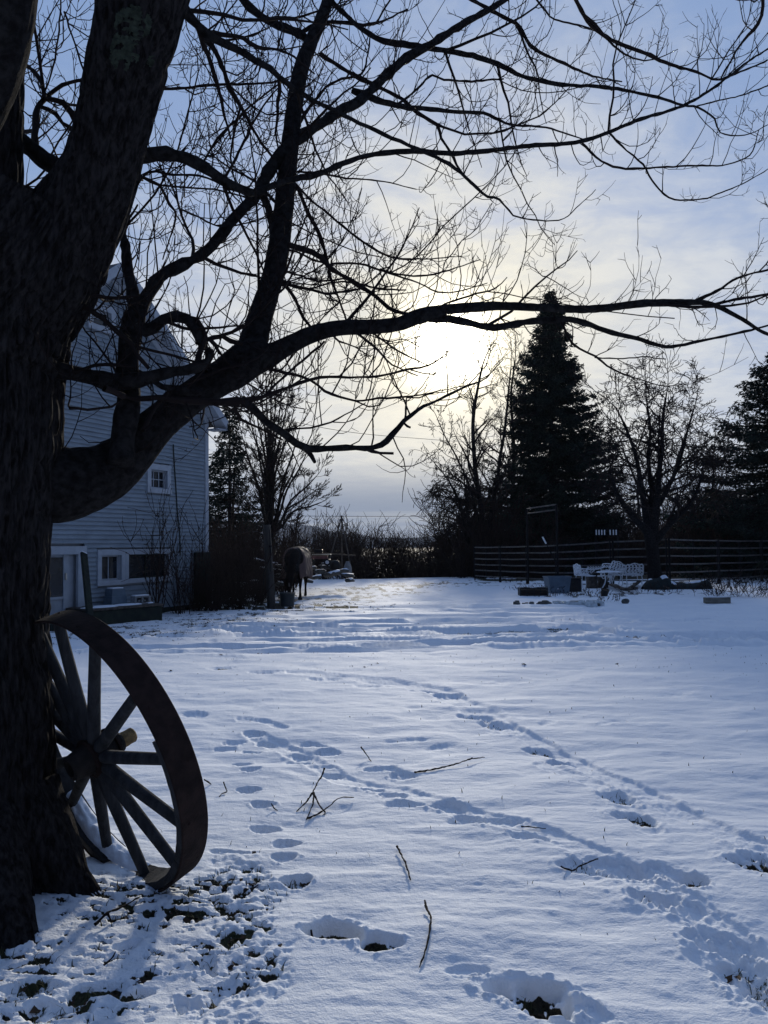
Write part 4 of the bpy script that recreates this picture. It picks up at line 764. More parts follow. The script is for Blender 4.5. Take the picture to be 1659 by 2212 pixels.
# ---------------------------------------------------------------- white clapboard house
HU = np.array([.4206, .9072, 0]); HN = np.array([HU[1], -HU[0], 0]); HP = np.array([-4.88, 21.2, 0]); UP = np.array([0, 0, 1.0])
def wallpt(px, py):
    d = ray(px, py); t = np.dot(HP-C0, HN)/np.dot(d, HN); q = C0+d*t-HP; return float(np.dot(q, HU)), float(q[2])
def wp(s, z, t=0.0): return HU*s+HN*t+UP*z        # local to the house empty
HR = np.stack([HU, HN, UP], 1)
def house():
    root = empty('house', HP, 'white clapboard gable-ended house behind the maple trunk', 'house')
    apex = wallpt(234, 590); apex = (-3.6, apex[1]); ez = wallpt(447, 905)[1]; half = 3.6; HW = 7.2
    print('house apex', apex, 'eave', ez)
    zmax = lambda s: ez+(apex[1]-ez)*(1-abs(s+half)/half)
    def rect(x, y0, y1, x0, x1):
        s0 = wallpt(x0, (y0+y1)/2)[0]; s1 = wallpt(x1, (y0+y1)/2)[0]; za = wallpt(x, y0)[1]; zb = wallpt(x, y1)[1]; return s0, s1, zb, za
    door = rect(139, 1180, 1345, 60, 182); low = rect(216, 1187, 1266, 208, 366); upw = rect(340, 1003, 1066, 316, 366); gab = rect(217, 656, 717, 188, 247)
    holes = [door, low, upw, gab]; print('rects', [tuple(round(k, 2) for k in q) for q in holes])
    def bx(name, s0, s1, z0, z1, t0, t1, m, par=root, b=.004):
        mb = MB(); mb.box(wp((s0+s1)/2, (z0+z1)/2, (t0+t1)/2), (abs(s1-s0), abs(t1-t0), abs(z1-z0)), HR, b); return mb.build(name, m, par)
    # wall core behind the boards, gable shaped, and the body of the house behind it
    D = -9.0; pts = [(-HW+.01, -.1), (-.01, -.1), (-.01, ez-.03), (-half, apex[1]-.05), (-HW+.01, ez-.03)]
    V = [wp(s, z, -.10) for s, z in pts]+[wp(s, z, D) for s, z in pts]
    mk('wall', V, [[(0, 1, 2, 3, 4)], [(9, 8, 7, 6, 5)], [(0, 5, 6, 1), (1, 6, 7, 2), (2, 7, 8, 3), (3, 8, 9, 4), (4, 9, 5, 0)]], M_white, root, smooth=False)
    # clapboards, cut round the openings
    ex = .1016; nrow = int((apex[1]-.05)/ex)
    for r in range(nrow):
        z0 = .12+r*ex; z1 = z0+ex+.012; zm = z0+.03
        if zm > apex[1]-.15: break
        s0 = -HW; s1 = -.0
        if zm > ez-.05: f = 1-(zm-ez+.02)/(apex[1]-ez); s0 = -half-half*f; s1 = -half+half*f
        segs = [(s0, s1)]
        for (a, b, za, zb) in holes:
            if z0+ex > za+.02 and z0 < zb-.02:
                ns = []
                for p, q in segs:
                    if b <= p or a >= q: ns.append((p, q)); continue
                    if a > p: ns.append((p, a+.01))
                    if b < q: ns.append((b-.01, q))
                segs = ns
        for p, q in segs:
            # real boards come in lengths
            cutp = [p]+[c for c in (-5.9+((r*1.37) % 2.1), -1.6-((r*.93) % 1.9)) if p+.5 < c < q-.5]+[q]
            for a, b in zip(cutp[:-1], cutp[1:]):
                if b-a < .03: continue
                jz = RNG.normal(0, .0012); jt = RNG.uniform(0, .002)
                A_ = [(-.03, z0+jz+.004), (.030+jt, z0+jz), (-.002, z1+jz-.012), (-.03, z1+jz-.012)]
                V = [wp(a+.0015, z, t) for t, z in A_]+[wp(b-.0015, z, t) for t, z in A_]
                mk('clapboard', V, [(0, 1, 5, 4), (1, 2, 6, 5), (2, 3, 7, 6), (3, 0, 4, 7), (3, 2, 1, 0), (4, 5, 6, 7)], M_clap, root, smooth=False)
    bx('corner_board', -.12, .02, .05, ez, -.04, .045, M_white); bx('corner_board', -HW-.02, -HW+.12, .05, ez, -.04, .035, M_white)
    bx('foundation', -HW-.01, .01, -.3, .13, -.12, .028, M_moss)
    # windows: casing, recessed sash, bars, panes
    def window(rc, name, cas, panes_s, panes_z, open_=None, sash_m=M_white):
        s0, s1, z0, z1 = rc; w = bx(name, s0, s1, z1-cas*1.15, z1, -.02, .055, M_white)
        for nm, q in (('casing', (s0, s0+cas, z0+cas, z1-cas*1.15)), ('casing', (s1-cas, s1, z0+cas, z1-cas*1.15)), ('sill', (s0-.015, s1+.015, z0, z0+cas))):
            bx(nm, *q, -.02, .055 if nm == 'casing' else .07, M_white, w)
        a, b, c, d = open_ or (s0+cas, s1-cas, z0+cas, z1-cas*1.15)
        bx('jamb', a-.012, a+.012, c, d, -.16, -.021, M_white, w); bx('jamb', b-.012, b+.012, c, d, -.16, -.021, M_white, w)
        bx('pane', a, b, c, d, -.098, -.085, M_glass, w)
        fr = .035
        for q in ((a, b, c, c+fr), (a, b, d-fr, d), (a, a+fr, c+fr, d-fr), (b-fr, b, c+fr, d-fr)): bx('sash', *q, -.084, -.05, sash_m, w)
        for k in range(1, panes_s): x = a+(b-a)*k/panes_s; bx('glazing_bar', x-.011, x+.011, c+fr, d-fr, -.084, -.06, sash_m, w)
        for k in range(1, panes_z): x = c+(d-c)*k/panes_z; bx('glazing_bar', a+fr, b-fr, x-.011, x+.011, -.083, -.062, sash_m, w)
        return w
    window(upw, 'window', .13, 3, 2); window(gab, 'window', .14, 1, 2)
    s0, s1, z0, z1 = low; xs = wallpt(263, 1225)[0]; wpn = window((s0, xs+.07, z0, z1), 'window', .12, 2, 1); window((xs+.072, s1, z0+.02, z1-.002), 'window', .11, 2, 1, sash_m=M_moss)
    # door with glazed upper half, wide frame and head board
    s0, s1, z0, z1 = door; jr = wallpt(165, 1260)[0]; gl = wallpt(139, 1260)[0]; fr = wallpt(150, 1260)[0]; head = wallpt(139, 1198)[1]; gb = wallpt(120, 1290)[1]
    bx('door_head', s0, s1+.02, head, z1, -.02, .06, M_white); bx('door_casing', jr, s1, z0, head, -.02, .055, M_white); bx('door_casing', s0, s0+.14, z0, head, -.02, .055, M_white)
    dr = bx('door', s0+.14, fr, z0, head, -.15, -.06, M_white); bx('pane', s0+.28, gl, gb, head-.06, -.06, -.045, M_glass, dr); bx('rail', s0+.14, fr, gb-.06, gb, -.059, -.03, M_white, dr); bx('stile', gl, fr, z0, head, -.059, -.025, M_white, dr)
    bx('side_panel', fr, jr, z0, head, -.16, -.09, M_white); bx('handle', gl+.03, gl+.07, .95, 1.1, -.02, .01, M_steel, dr)
    # conduit running down the boards
    c = MB(); c.tube([wp(*wallpt(x, y), .035) for x, y in ((372, 960), (374, 1000), (377, 1042), (381, 1110), (386, 1150), (387, 1200))], .016, 6); c.build('conduit', M_moss, root)
    # roof with overhanging rake, soffit boards and fascia
    th = .16; ov = .40; ovs = .30
    for sg in (-1, 1):
        e = -half+sg*(half+ovs); ze = ez-(apex[1]-ez)/half*ovs; a = (-half, apex[1]+.05)
        dsl = np.array([sg*half, -(apex[1]-ez)]); dsl /= np.linalg.norm(dsl); nr = np.array([-dsl[1]*sg, dsl[0]*sg]); nr = nr if nr[1] > 0 else -nr
        P0 = np.array(a); P1 = np.array([e, ze+.05]); q = [P0, P1, P1+nr*th, P0+nr*th]
        V = [wp(k[0], k[1], ov) for k in q]+[wp(k[0], k[1], D) for k in q]
        rf = mk('roof', V, [(0, 1, 2, 3), (7, 6, 5, 4), (0, 4, 5, 1), (1, 5, 6, 2), (2, 6, 7, 3), (3, 7, 4, 0)], M_roof, root, smooth=False)
        q = [P0-nr*.03, P1-nr*.03, P1+nr*(th+.01), P0+nr*(th+.01)]
        V = [wp(k[0], k[1], ov+.03) for k in q]+[wp(k[0], k[1], ov+.002) for k in q]; mk('rake_board', V, [(0, 1, 2, 3), (7, 6, 5, 4), (0, 4, 5, 1), (1, 5, 6, 2), (2, 6, 7, 3), (3, 7, 4, 0)], M_white, rf, smooth=False)
        L = np.linalg.norm(P1-P0); nb = 14
        for k in range(nb):
            A0 = P0+(P1-P0)*(k/nb); A1 = P0+(P1-P0)*((k+1)/nb-.004); q = [A0-nr*.024, A1-nr*.024, A1-nr*.002, A0-nr*.002]
            V = [wp(u[0], u[1], ov-.001) for u in q]+[wp(u[0], u[1], .045) for u in q]; mk('soffit_board', V, [(0, 1, 2, 3), (7, 6, 5, 4), (0, 4, 5, 1), (1, 5, 6, 2), (2, 6, 7, 3), (3, 7, 4, 0)], M_white, rf, smooth=False)
        # frieze board under the rake
        F0 = P0-nr*.03; F1 = np.array([-half+sg*half, ez+.05])-nr*.03; q = [F0, F1, F1-nr*.15, F0-nr*.15]
        V = [wp(k[0], k[1], .040) for k in q]+[wp(k[0], k[1], .018) for k in q]; mk('frieze_board', V, [(0, 1, 2, 3), (7, 6, 5, 4), (0, 4, 5, 1), (1, 5, 6, 2), (2, 6, 7, 3), (3, 7, 4, 0)], M_white, rf, smooth=False)
    mb = MB(); mb.box(wp(.17, ez-.30, .18), (.42, .46, .03), HR, .004); mb.box(wp(.37, ez-.22, .18), (.025, .46, .19), HR, .004); mb.build('eave_return', M_white, root)
    # dark panel added at the corner to stand in for the darkness of the brush
    bx('dark_brush_panel', -.62, .02, .14, 1.50, .03, .12, M_moss)
    bx('step', door[0]-.2, door[1]+.3, -.1, .12, .05, .9, M_moss)
    return root
house()
# ---------------------------------------------------------------- background trees
def gp(px, py):
    g = G(px, py); return np.array([g[0], g[1], gz(g[0], g[1])])
def fork(p, d, L, r, lvl, cfg, out):
    """recursive bare branch: cfg[lvl] = (children, child length ratio, spread, wiggle, lift)"""
    K = 6; pts = [p]; dd = norm(d); nch, rat, spr, wig, lift = cfg[min(lvl, len(cfg)-1)]
    for i in range(K-1): dd = norm(dd+np.array([0, 0, lift])/K+RNG.normal(0, wig, 3)); pts.append(pts[-1]+dd*L/(K-1))
    P = np.array(pts); out.append((lvl, P, np.linspace(r, r*(.45 if lvl < len(cfg)-1 else .4), K)))
    if lvl >= len(cfg)-1: return
    n = max(1, int(RNG.normal(nch, .8)))
    for k in range(n):
        f = RNG.uniform(.18, 1.0) if k < n-1 else 1.0; x = f*(K-1); i = min(int(x), K-2); q = P[i]+(P[i+1]-P[i])*(x-i)
        t = norm(P[i+1]-P[i]); a = RNG.uniform(.5, 1.2)*spr if k < n-1 else RNG.uniform(.1, .35)*spr
        fork(q, t*math.cos(a)+perp(t)*math.sin(a), L*rat*RNG.uniform(.65, 1.15)*(1.1-.35*f), max(r*(1-.5*f)*.62, .004), lvl+1, cfg, out)
def bare_tree(name, base, label, stems, cfg, group=None, mt=None, minr=.006, sides=3):
    base = np.array(base, float); root = empty(name, base, label, 'tree', group); out = []; TV = MB()
    for (path, top_L) in stems:      # path: world points with radius; then limbs fork along it
        P = catmull(path, .25); P[:, :2] += 0.0
        V, F = tube1(P[:, :3], P[:, 3], 9); TV.add(V-base, F)
        n = len(P); s0 = int(n*top_L[1])
        for i in range(s0, n, max(1, int(top_L[2]))):
            t = norm(P[min(i+1, n-1), :3]-P[max(i-1, 0), :3]); f = (i-s0)/max(1, n-s0); a = RNG.uniform(.5, 1.1)
            fork(P[i, :3], t*math.cos(a)+perp(t)*math.sin(a), top_L[0]*(1-.55*f)*RNG.uniform(.6, 1.1), P[i, 3]*.62, 0, cfg, out)
        fork(P[-1, :3], P[-1, :3]-P[-2, :3], top_L[0]*.6, P[-1, 3]*.9, 0, cfg, out)
    TV.build('trunk', mt or M_limb, root, smooth=True)
    Pn = np.array([o[1] for o in out])-base; Rn = np.maximum(np.array([o[2] for o in out]), minr)
    V, F = tubes(Pn, Rn, sides); mk('crown', V, F, M_fartwig, root, kind='stuff'); return root
def spine(D, y0, y1): return dpath(D, y0, y1)

# two slim trunks under the sun, left of the big spruce
b = gp(1046, 1250)
bare_tree('bare_tree', (b[0], 39, b[2]-.5), 'tall bare tree with twin slim trunks left of the large spruce', [
    (spine([(1040, 1262, 15), (1041, 1180, 13), (1040, 1100, 12), (1030, 1040, 11), (1024, 980, 9), (1022, 910, 8), (1030, 850, 6), (1042, 790, 4)], 39, 39.5), (2.6, .35, 2)),
    (spine([(1054, 1262, 12), (1056, 1170, 11), (1062, 1100, 10), (1074, 1040, 8), (1080, 990, 7), (1090, 930, 6), (1098, 850, 4), (1103, 800, 3)], 39.6, 40.4), (2.3, .30, 2)),
    (spine([(1041, 1150, 6), (1028, 1100, 5), (1010, 1040, 4.5), (985, 985, 3.6), (960, 940, 2.6), (945, 905, 2)], 39, 38.4), (1.5, .25, 2))],
    [(5, .62, 1, .10, .12), (4, .6, 1, .12, .1), (3, .6, 1, .14, .05), (0, 0, 0, .15, 0)], minr=.011)
bare_tree('bare_tree', (*gp(1085, 1250)[:1], 46, -.4), 'fine-twigged bare tree rising just behind the spruce near the sun', [
    (spine([(1108, 1250, 10), (1108, 1100, 9), (1110, 960, 7), (1104, 860, 5), (1112, 780, 3)], 46, 46), (2.9, .3, 2))],
    [(5, .62, .8, .08, .3), (4, .6, .8, .1, .3), (3, .6, .8, .12, .2), (0, 0, 0, .12, .2)], minr=.011)
# drooping, vine-hung tree at the field edge
bare_tree('vine_hung_tree', (*gp(985, 1250)[:1], 40, -.4), 'low drooping tree hung with vines at the edge of the field', [
    (spine([(1018, 1262, 14), (1015, 1200, 12), (1006, 1140, 10), (990, 1080, 7), (970, 1040, 4)], 40, 39.5), (2.6, .2, 1)),
    (spine([(1026, 1262, 14), (1024, 1180, 12), (1012, 1120, 8), (1006, 1060, 5)], 40, 40), (2.6, .2, 1))],
    [(6, .68, 1.2, .10, -.5), (5, .66, 1, .10, -.9), (4, .7, .8, .08, -1.1), (0, 0, 0, .07, -1.0)], minr=.012)
# spreading tree in front of the rail fence
b = gp(1412, 1262)
bare_tree('bare_tree', (b[0], 27.6, 0), 'spreading bare tree with a stout forked trunk in front of the rail fence', [
    (spine([(1416, 1262, 34), (1413, 1225, 28), (1410, 1195, 27), (1405, 1160, 26), (1398, 1130, 18), (1392, 1090, 14), (1384, 1040, 11), (1372, 980, 8), (1350, 920, 5), (1330, 880, 3)], 27.6, 28.5), (2.6, .42, 2)),
    (spine([(1408, 1180, 24), (1400, 1150, 20), (1375, 1125, 14), (1350, 1095, 10), (1330, 1060, 8), (1318, 1020, 5)], 27.6, 26.6), (2.0, .25, 2)),
    (spine([(1408, 1180, 24), (1414, 1130, 18), (1420, 1080, 14), (1424, 1020, 12), (1430, 960, 9), (1432, 900, 6), (1440, 850, 3)], 27.6, 28), (2.5, .25, 2)),
    (spine([(1410, 1175, 20), (1440, 1140, 12), (1462, 1118, 10), (1490, 1090, 8), (1510, 1050, 5), (1520, 1000, 3)], 27.6, 27), (2.1, .2, 2)),
    (spine([(1408, 1180, 20), (1404, 1120, 14), (1408, 1060, 11), (1400, 990, 8), (1405, 930, 6), (1396, 860, 3)], 27.6, 29), (2.4, .25, 2)),
    (spine([(1424, 1090, 12), (1450, 1040, 9), (1470, 990, 7), (1485, 930, 5), (1500, 880, 3)], 27.8, 28.4), (2.2, .15, 2))],
    [(7, .66, 1.2, .16, .10), (6, .62, 1.1, .17, .08), (3, .6, 1.1, .18, .05), (0, 0, 0, .18, .05)], minr=.011)
# vase-shaped many-stemmed tree behind the grey post
st = []
for k, (x, y, w) in enumerate(((534, 880, 3), (548, 850, 3), (562, 820, 3), (574, 805, 3), (586, 812, 3), (598, 825, 3), (610, 835, 3), (622, 860, 3), (634, 890, 3), (646, 930, 3), (664, 975, 3), (682, 1030, 3), (694, 1085, 3), (552, 930, 3), (524, 945, 3), (640, 1000, 3), (668, 1070, 3))):
    x0 = 583+(x-583)*.05; xm = 583+(x-583)*(.22 if y < 900 else .45); ym = 1120-(1120-y)*.42
    st.append((spine([(x0, 1150, 7), ((x0+xm)/2, (1150+ym)/2+8, 5.5), (xm, ym, 4.5), (xm+(x-xm)*.6, ym+(y-ym)*.55, 3.4), (x, y, 2)], 27, 27+RNG.uniform(-1.5, 1.5)), (1.05, .25, 2)))
st.append((spine([(584, 1290, 24), (583, 1230, 20), (582, 1170, 20), (582, 1120, 16), (581, 1060, 10)], 27, 27), (.8, .8, 1)))
bare_tree('multi_stemmed_tree', (gp(584, 1270)[0]*1.1, 27, 0), 'vase-shaped many-stemmed bare tree fanning up behind the grey post', st,
    [(5, .62, .55, .06, .25), (5, .6, .5, .07, .3), (3, .6, .5, .08, .2), (0, 0, 0, .08, .2)], minr=.0075)
# thin trees half hidden behind the house roof and spruce
for (x, yb, yt, Y, lab) in ((392, 1150, 700, 44, 'bare treetop showing above the house roof behind the maple limbs'), (505, 1260, 1010, 36, 'thin bare tree between the house spruce and the fan-shaped tree'), (1540, 1250, 1000, 44, 'small bare tree between the spreading tree and the right-hand spruce'), (640, 1240, 1120, 34, 'low bare sapling leaning out to the right behind the horse')):
    h = (yb-yt)
    bare_tree('bare_tree', (at(x, yb, Y)[0], Y, -.5), lab, [(spine([(x, 1262, 9), (x+3, yb-h*.3, 8), (x-2, yb-h*.6, 6), (x+2, yt, 3)], Y, Y), (2.4 if h > 200 else 1.6, .2, 2))],
        [(5, .62, .8, .1, .3), (4, .6, .8, .1, .2), (3, .6, .8, .12, .1), (0, 0, 0, .12, .1)], minr=.011)

def spruce(px, py_base, py_top, Y, halfw_px, label, seed, dens=1.0, ragged=.3, z0=.6, fine=1.0, lean=0):
    g = at(px, py_base, Y); H = at(px, py_top, Y)[2]; base = np.array([g[0], Y, -.5]); root = empty('spruce_tree', base, label, 'tree')
    top = at(px+lean, py_top, Y)-base; ax = lambda z: top*(z/H)*np.array([1, 1, 1])
    P = np.array([[*ax(z)[:2], z, .028*H*(1-z/H)**.9*.55+.012] for z in np.linspace(0, H*.99, 14)])
    V, F = tube1(P[:, :3], P[:, 3], 9); mk('trunk', V, F, M_bark, root)
    HWm = halfw_px*pxm(Y); br_p, br_r, nd = [], [], []; z = z0
    while z < H*.985:
        f = 1-z/H; prof = HWm*(f**1.08)*(1.0 if f < .78 else 1-.45*(f-.78)/.22)
        nb = int(RNG.integers(8, 12)*dens) if f > .08 else 5
        for k in range(nb):
            a = RNG.uniform(0, 6.283); az = vn2(np.array([a*1.3+seed]), np.array([z*.9]), seed)[0]
            L = prof*(1-ragged+2*ragged*az)*RNG.uniform(.72, 1.08)+.12; droop = -.10-.35*f+RNG.normal(0, .10)
            d = np.array([math.cos(a), math.sin(a), 0]); pts = []; c = ax(z)
            for t in np.linspace(0, 1, 6): pts.append(c+d*L*t+np.array([0, 0, L*(droop*t+.34*t*t*(1 if f > .15 else 2))]))
            pts = np.array(pts); br_p.append(pts); br_r.append(np.linspace(.012+.014*L, .005, 6))
            ns = int(L*15*dens*fine)+4; t = RNG.uniform(.12, 1.02, ns)**.8; sd = np.cross(d, [0, 0, 1.0]); side = RNG.choice([-1, 1], ns)*RNG.uniform(.0, 1, ns)*L*.26*(1.15-t)
            q = c+d*L*t[:, None]+np.array([0, 0, 1])*(L*(droop*t+.34*t*t))[:, None]+sd*side[:, None]
            nd.append(np.hstack([q, np.repeat(d[None], ns, 0)+sd*(side*2.0/L)[:, None]]))
        z += RNG.uniform(.14, .24)*(1 if f > .2 else .85)/dens**.5
    V, F = tubes(br_p, br_r, 3); mk('limbs', V, F, M_limb, root, kind='stuff')
    Q = np.vstack(nd); n = len(Q); p = Q[:, :3]; d = Q[:, 3:]; d /= np.linalg.norm(d, axis=1)[:, None]; r = Y/42*1.0
    T = []; VV = []
    for rep in range(3):
        dd = d+RNG.normal(0, .55, (n, 3)); dd[:, 2] -= RNG.uniform(-.1, .8, n); dd /= np.linalg.norm(dd, axis=1)[:, None]
        l = RNG.uniform(.12, .30, n)[:, None]*max(.8, r); s = np.cross(dd, RNG.normal(size=(n, 3))); s /= np.linalg.norm(s, axis=1)[:, None]; s *= RNG.uniform(.02, .05, n)[:, None]*max(.8, r)
        o = p+RNG.normal(0, .05, (n, 3)); VV.append(np.stack([o-s*.6, o+dd*l*.5-s, o+dd*l, o+dd*l*.5+s], 1).reshape(-1, 3))
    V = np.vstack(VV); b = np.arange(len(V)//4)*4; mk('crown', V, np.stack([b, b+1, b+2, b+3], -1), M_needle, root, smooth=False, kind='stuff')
    print('spruce', n*3); return root
spruce(1194, 1262, 622, 43, 222, 'tallest dark spruce, pointed top crossing the long maple limb', 3, 1.15, .34, lean=-6)
spruce(1690, 1262, 722, 35, 330, 'dark spruce cut off by the right edge of the view', 8, 1.1, .38, z0=.2)
spruce(496, 1262, 868, 33, 140, 'thin-crowned spruce standing just beyond the house corner', 12, .95, .42, z0=.6, fine=.85)

def wall_front(px, off):
    s_ = wallpt(px, 1250)[0]; q = HP+HU*s_+HN*off; return np.array([q[0], q[1], gz(q[0], q[1])])
# ---------------------------------------------------------------- brush at the field edge and behind the fence
def bush_mesh(seed, n_st, H, spread, nb, bend=.25, minr=.011):
    r = np.random.default_rng(seed); P4, R4 = [], []
    for k in range(n_st):
        a = r.uniform(0, 6.283); o = np.array([math.cos(a), math.sin(a), 0])*r.uniform(0, .3)*spread; L = H*r.uniform(.55, 1.1); d = norm(np.array([math.cos(a)*spread*r.uniform(.1, .8), math.sin(a)*spread*r.uniform(.1, .8), 1.6])); pts = [o]
        for i in range(5): d = norm(d+r.normal(0, bend*.45, 3)+np.array([0, 0, .03])); pts.append(pts[-1]+d*L/5)
        pts = np.array(pts); P4.append(pts); R4.append(np.linspace(.020*H/3, minr*.7, 6))
        for _ in range(nb):
            i = r.integers(1, 6); l = L*r.uniform(.15, .42); d2 = norm(norm(pts[i]-pts[i-1])+r.normal(0, .55, 3)); q = [pts[i]]
            for j in range(5): d2 = norm(d2+r.normal(0, bend*.5, 3)+np.array([0, 0, .06])); q.append(q[-1]+d2*l/5)
            P4.append(np.array(q)); R4.append(np.linspace(minr, minr*.6, 6))
    V, F = tubes(P4, R4, 3); return V, F
BV = [bush_mesh(100+k, 16, 2.6, 1.0, 10, .3, .012) for k in range(4)]
me_b = [mk('bush_stems', V, F, M_brush) for V, F in BV]
for o in me_b: COL.objects.unlink(o)
BUSH = [o.data for o in me_b]
for o in me_b: bpy.data.objects.remove(o)
for d in BUSH: d.name = 'thicket_bush'
def bush(x, Y, s, k, label, group=None, cat='bush', zs=1.0, z=-.15):
    o = bpy.data.objects.new('thicket_bush', BUSH[k % 4]); COL.objects.link(o); o.location = (x, Y, z); o.rotation_euler = (0, 0, RNG.uniform(0, 6.28)); o.scale = (s, s, s*zs); tag(o, label, cat, group); return o
lbl = 'tangled leafless bush in the dark thicket at the far edge of the field'; grp = 'bushes along the far field edge'
for k in range(60):
    x = RNG.uniform(640, 1030); Y = RNG.uniform(39.5, 50); w = at(x, 1200, Y); top = np.interp(x, [640, 700, 760, 830, 880, 930, 1030], [1165, 1150, 1146, 1150, 1166, 1160, 1130])+RNG.uniform(-2, 22)
    hh = at(x, top, Y)[2]+.9; bush(w[0], Y, max(.55, hh/2.6*.95), k, lbl, grp, z=-.9)
for k in range(5):
    x = (700, 742, 775, 905, 940)[k]; Y = 38.6+k*.3; w = at(x, 1200, Y); bush(w[0], Y, (1.25, 1.2, 1.3, .8, 1.0)[k], k, lbl, grp, z=-.5)
lbl2 = 'tangled leafless bush in the dark growth behind the rail fence'; grp2 = 'bushes behind the rail fence'
for k in range(96):
    x = RNG.uniform(985, 1720); Y = RNG.uniform(36, 50); w = at(x, 1200, Y); bush(w[0], Y, RNG.uniform(.85, 1.45)*(1.3 if x < 1060 or x > 1480 else 1), k, lbl2, grp2, z=-.7)
lbl3 = 'matted leafless bush in the brush between the house corner and the grey post'; grp3 = 'bushes beside the house corner'
for k in range(28):
    x = RNG.uniform(458, 640); Y = RNG.uniform(24.5, 31); w = at(x, 1200, Y); bush(w[0], Y, RNG.uniform(.6, 1.0), k, lbl3, grp3)
for k in range(6):
    x = RNG.uniform(462, 570); Y = RNG.uniform(21.6, 23.6); w = at(x, 1200, Y); bush(w[0], Y, RNG.uniform(.42, .62), k, lbl3, grp3)
for k in range(9):
    x = RNG.uniform(385, 500); w = wall_front(min(x, 452), RNG.uniform(.5, 1.2)) if x < 452 else at(x, 1200, RNG.uniform(20, 21.5)); bush(w[0], w[1], RNG.uniform(.30, .58), k, lbl3, grp3)
# tall wood far behind, one mass
def far_wood():
    P, R = [], []
    for k in range(1500):
        x = RNG.uniform(-60, 95) if k % 2 else RNG.uniform(10, 70); Y = RNG.uniform(70, 110); 
        if -3 < x/Y*90 < 11: continue
        h = RNG.uniform(4.0, 7.5) if x > 0 else RNG.uniform(2.5, 5.5); d = norm(np.array([RNG.normal(0, .12), 0, 1])); p = np.array([x, Y, -1.0]); q = [p]
        for i in range(5): d = norm(d+RNG.normal(0, .08, 3)); q.append(q[-1]+d*h/5)
        P.append(np.array(q)); R.append(np.linspace(.12, .03, 6))
        for j in range(6):
            i = RNG.integers(1, 6); l = h*RNG.uniform(.15, .4); d2 = norm(np.array([RNG.normal(0, .8), RNG.normal(0, .3), .8])); q2 = [q[i]]
            for m in range(5): d2 = norm(d2+RNG.normal(0, .15, 3)); q2.append(q2[-1]+d2*l/5)
            P.append(np.array(q2)); R.append(np.linspace(.04, .018, 6))
    V, F = tubes(P, R, 3); o = mk('far_woodland', V, F, M_brush, kind='stuff'); tag(o, 'dark strip of distant leafless woodland below the hills', 'woodland')
far_wood()

# shrubs with leaves against the house wall, bush at its corner
def shrub(name, px, py, H, spr, nst, nb, label, leaves=0, minr=.004, seed=0):
    g = gp(px, py) if py > 3 else wall_front(px, py); root = empty(name, g, label, 'shrub'); V, F = bush_mesh(seed, nst, H, spr, nb, .28, minr); mk('stems', V, F, M_brush, root, kind='stuff')
    if leaves:
        r = np.random.default_rng(seed); idx = r.choice(len(V), leaves); p = V[idx]; p = p[p[:, 2] > H*.25]; n = len(p); a = r.normal(size=(n, 3)); a /= np.linalg.norm(a, axis=1)[:, None]; b_ = np.cross(a, r.normal(size=(n, 3))); b_ /= np.linalg.norm(b_, axis=1)[:, None]; s = r.uniform(.018, .04, n)[:, None]
        VV = np.stack([p-a*s, p-b_*s*.6, p+a*s, p+b_*s*.6], 1).reshape(-1, 3); b = np.arange(n)*4; mk('leaves', VV, np.stack([b, b+1, b+2, b+3], -1), M_leaf, root, smooth=False, kind='stuff')
    return root
shrub('shrub', 296, .55, 2.5, .9, 11, 8, 'straggly shrub with a few clinging dead leaves in front of the low window', 90, seed=31, minr=.0075)
shrub('shrub', 342, .7, 2.1, .8, 12, 8, 'wispy shrub against the wall behind the concrete block', 30, seed=32, minr=.0075)
shrub('shrub', 440, 1.3, 1.8, 1.3, 17, 10, 'vase-shaped leafless shrub standing in the snow off the house corner', 0, seed=33, minr=.009)
shrub('shrub', 388, .6, 2.6, .8, 12, 9, 'tall thin shrub close to the conduit on the house wall', 0, seed=34, minr=.0075)
shrub('weeds', 395, 1318, .45, 1.6, 18, 3, 'low dry weeds in the snow right of the concrete slab', 0, seed=35, minr=.0035)

# ---------------------------------------------------------------- grey post with cord
def post():
    g = gp(584, 1311); root = empty('wooden_post', g, 'leaning grey wooden post with a black cord hanging down it', 'post'); Y = g[1]
    P = np.array([[*at(x, y, Y), w/2*pxm(Y)] for x, y, w in ((586, 1320, 19), (585, 1290, 18), (583, 1250, 18), (580, 1210, 18), (578, 1170, 17), (576, 1134, 16))])
    V, F, T = bark_tube(P, 30, .05, .006, 77, su=40, sv=2); mk('shaft', V-g, [F, T], M_post, root)
    c = [at(x, y, Y-.14) for x, y in ((582, 1144), (583, 1160), (584, 1175), (584, 1195), (583, 1206), (580, 1215), (574, 1228), (570, 1240), (570, 1262))]
    m = MB(); m.tube(catmull(np.array(c)-g, .05), .014, 6); c2 = [at(x, y, Y-.14) for x, y in ((583, 1160), (585, 1185), (585, 1210), (584, 1235))]; m.build('cord', M_rubber, root)
    m = MB(); m.tube(catmull(np.array(c2)-g, .05), .012, 6); m.build('cord', M_rubber, root)
    m = MB(); k = at(584, 1180, Y-.15)-g; m.lathe([(0, .04), (.035, .03), (.045, 0), (.035, -.03), (0, -.04)], 8, k); m.build('hook', M_gpost, root)
post()

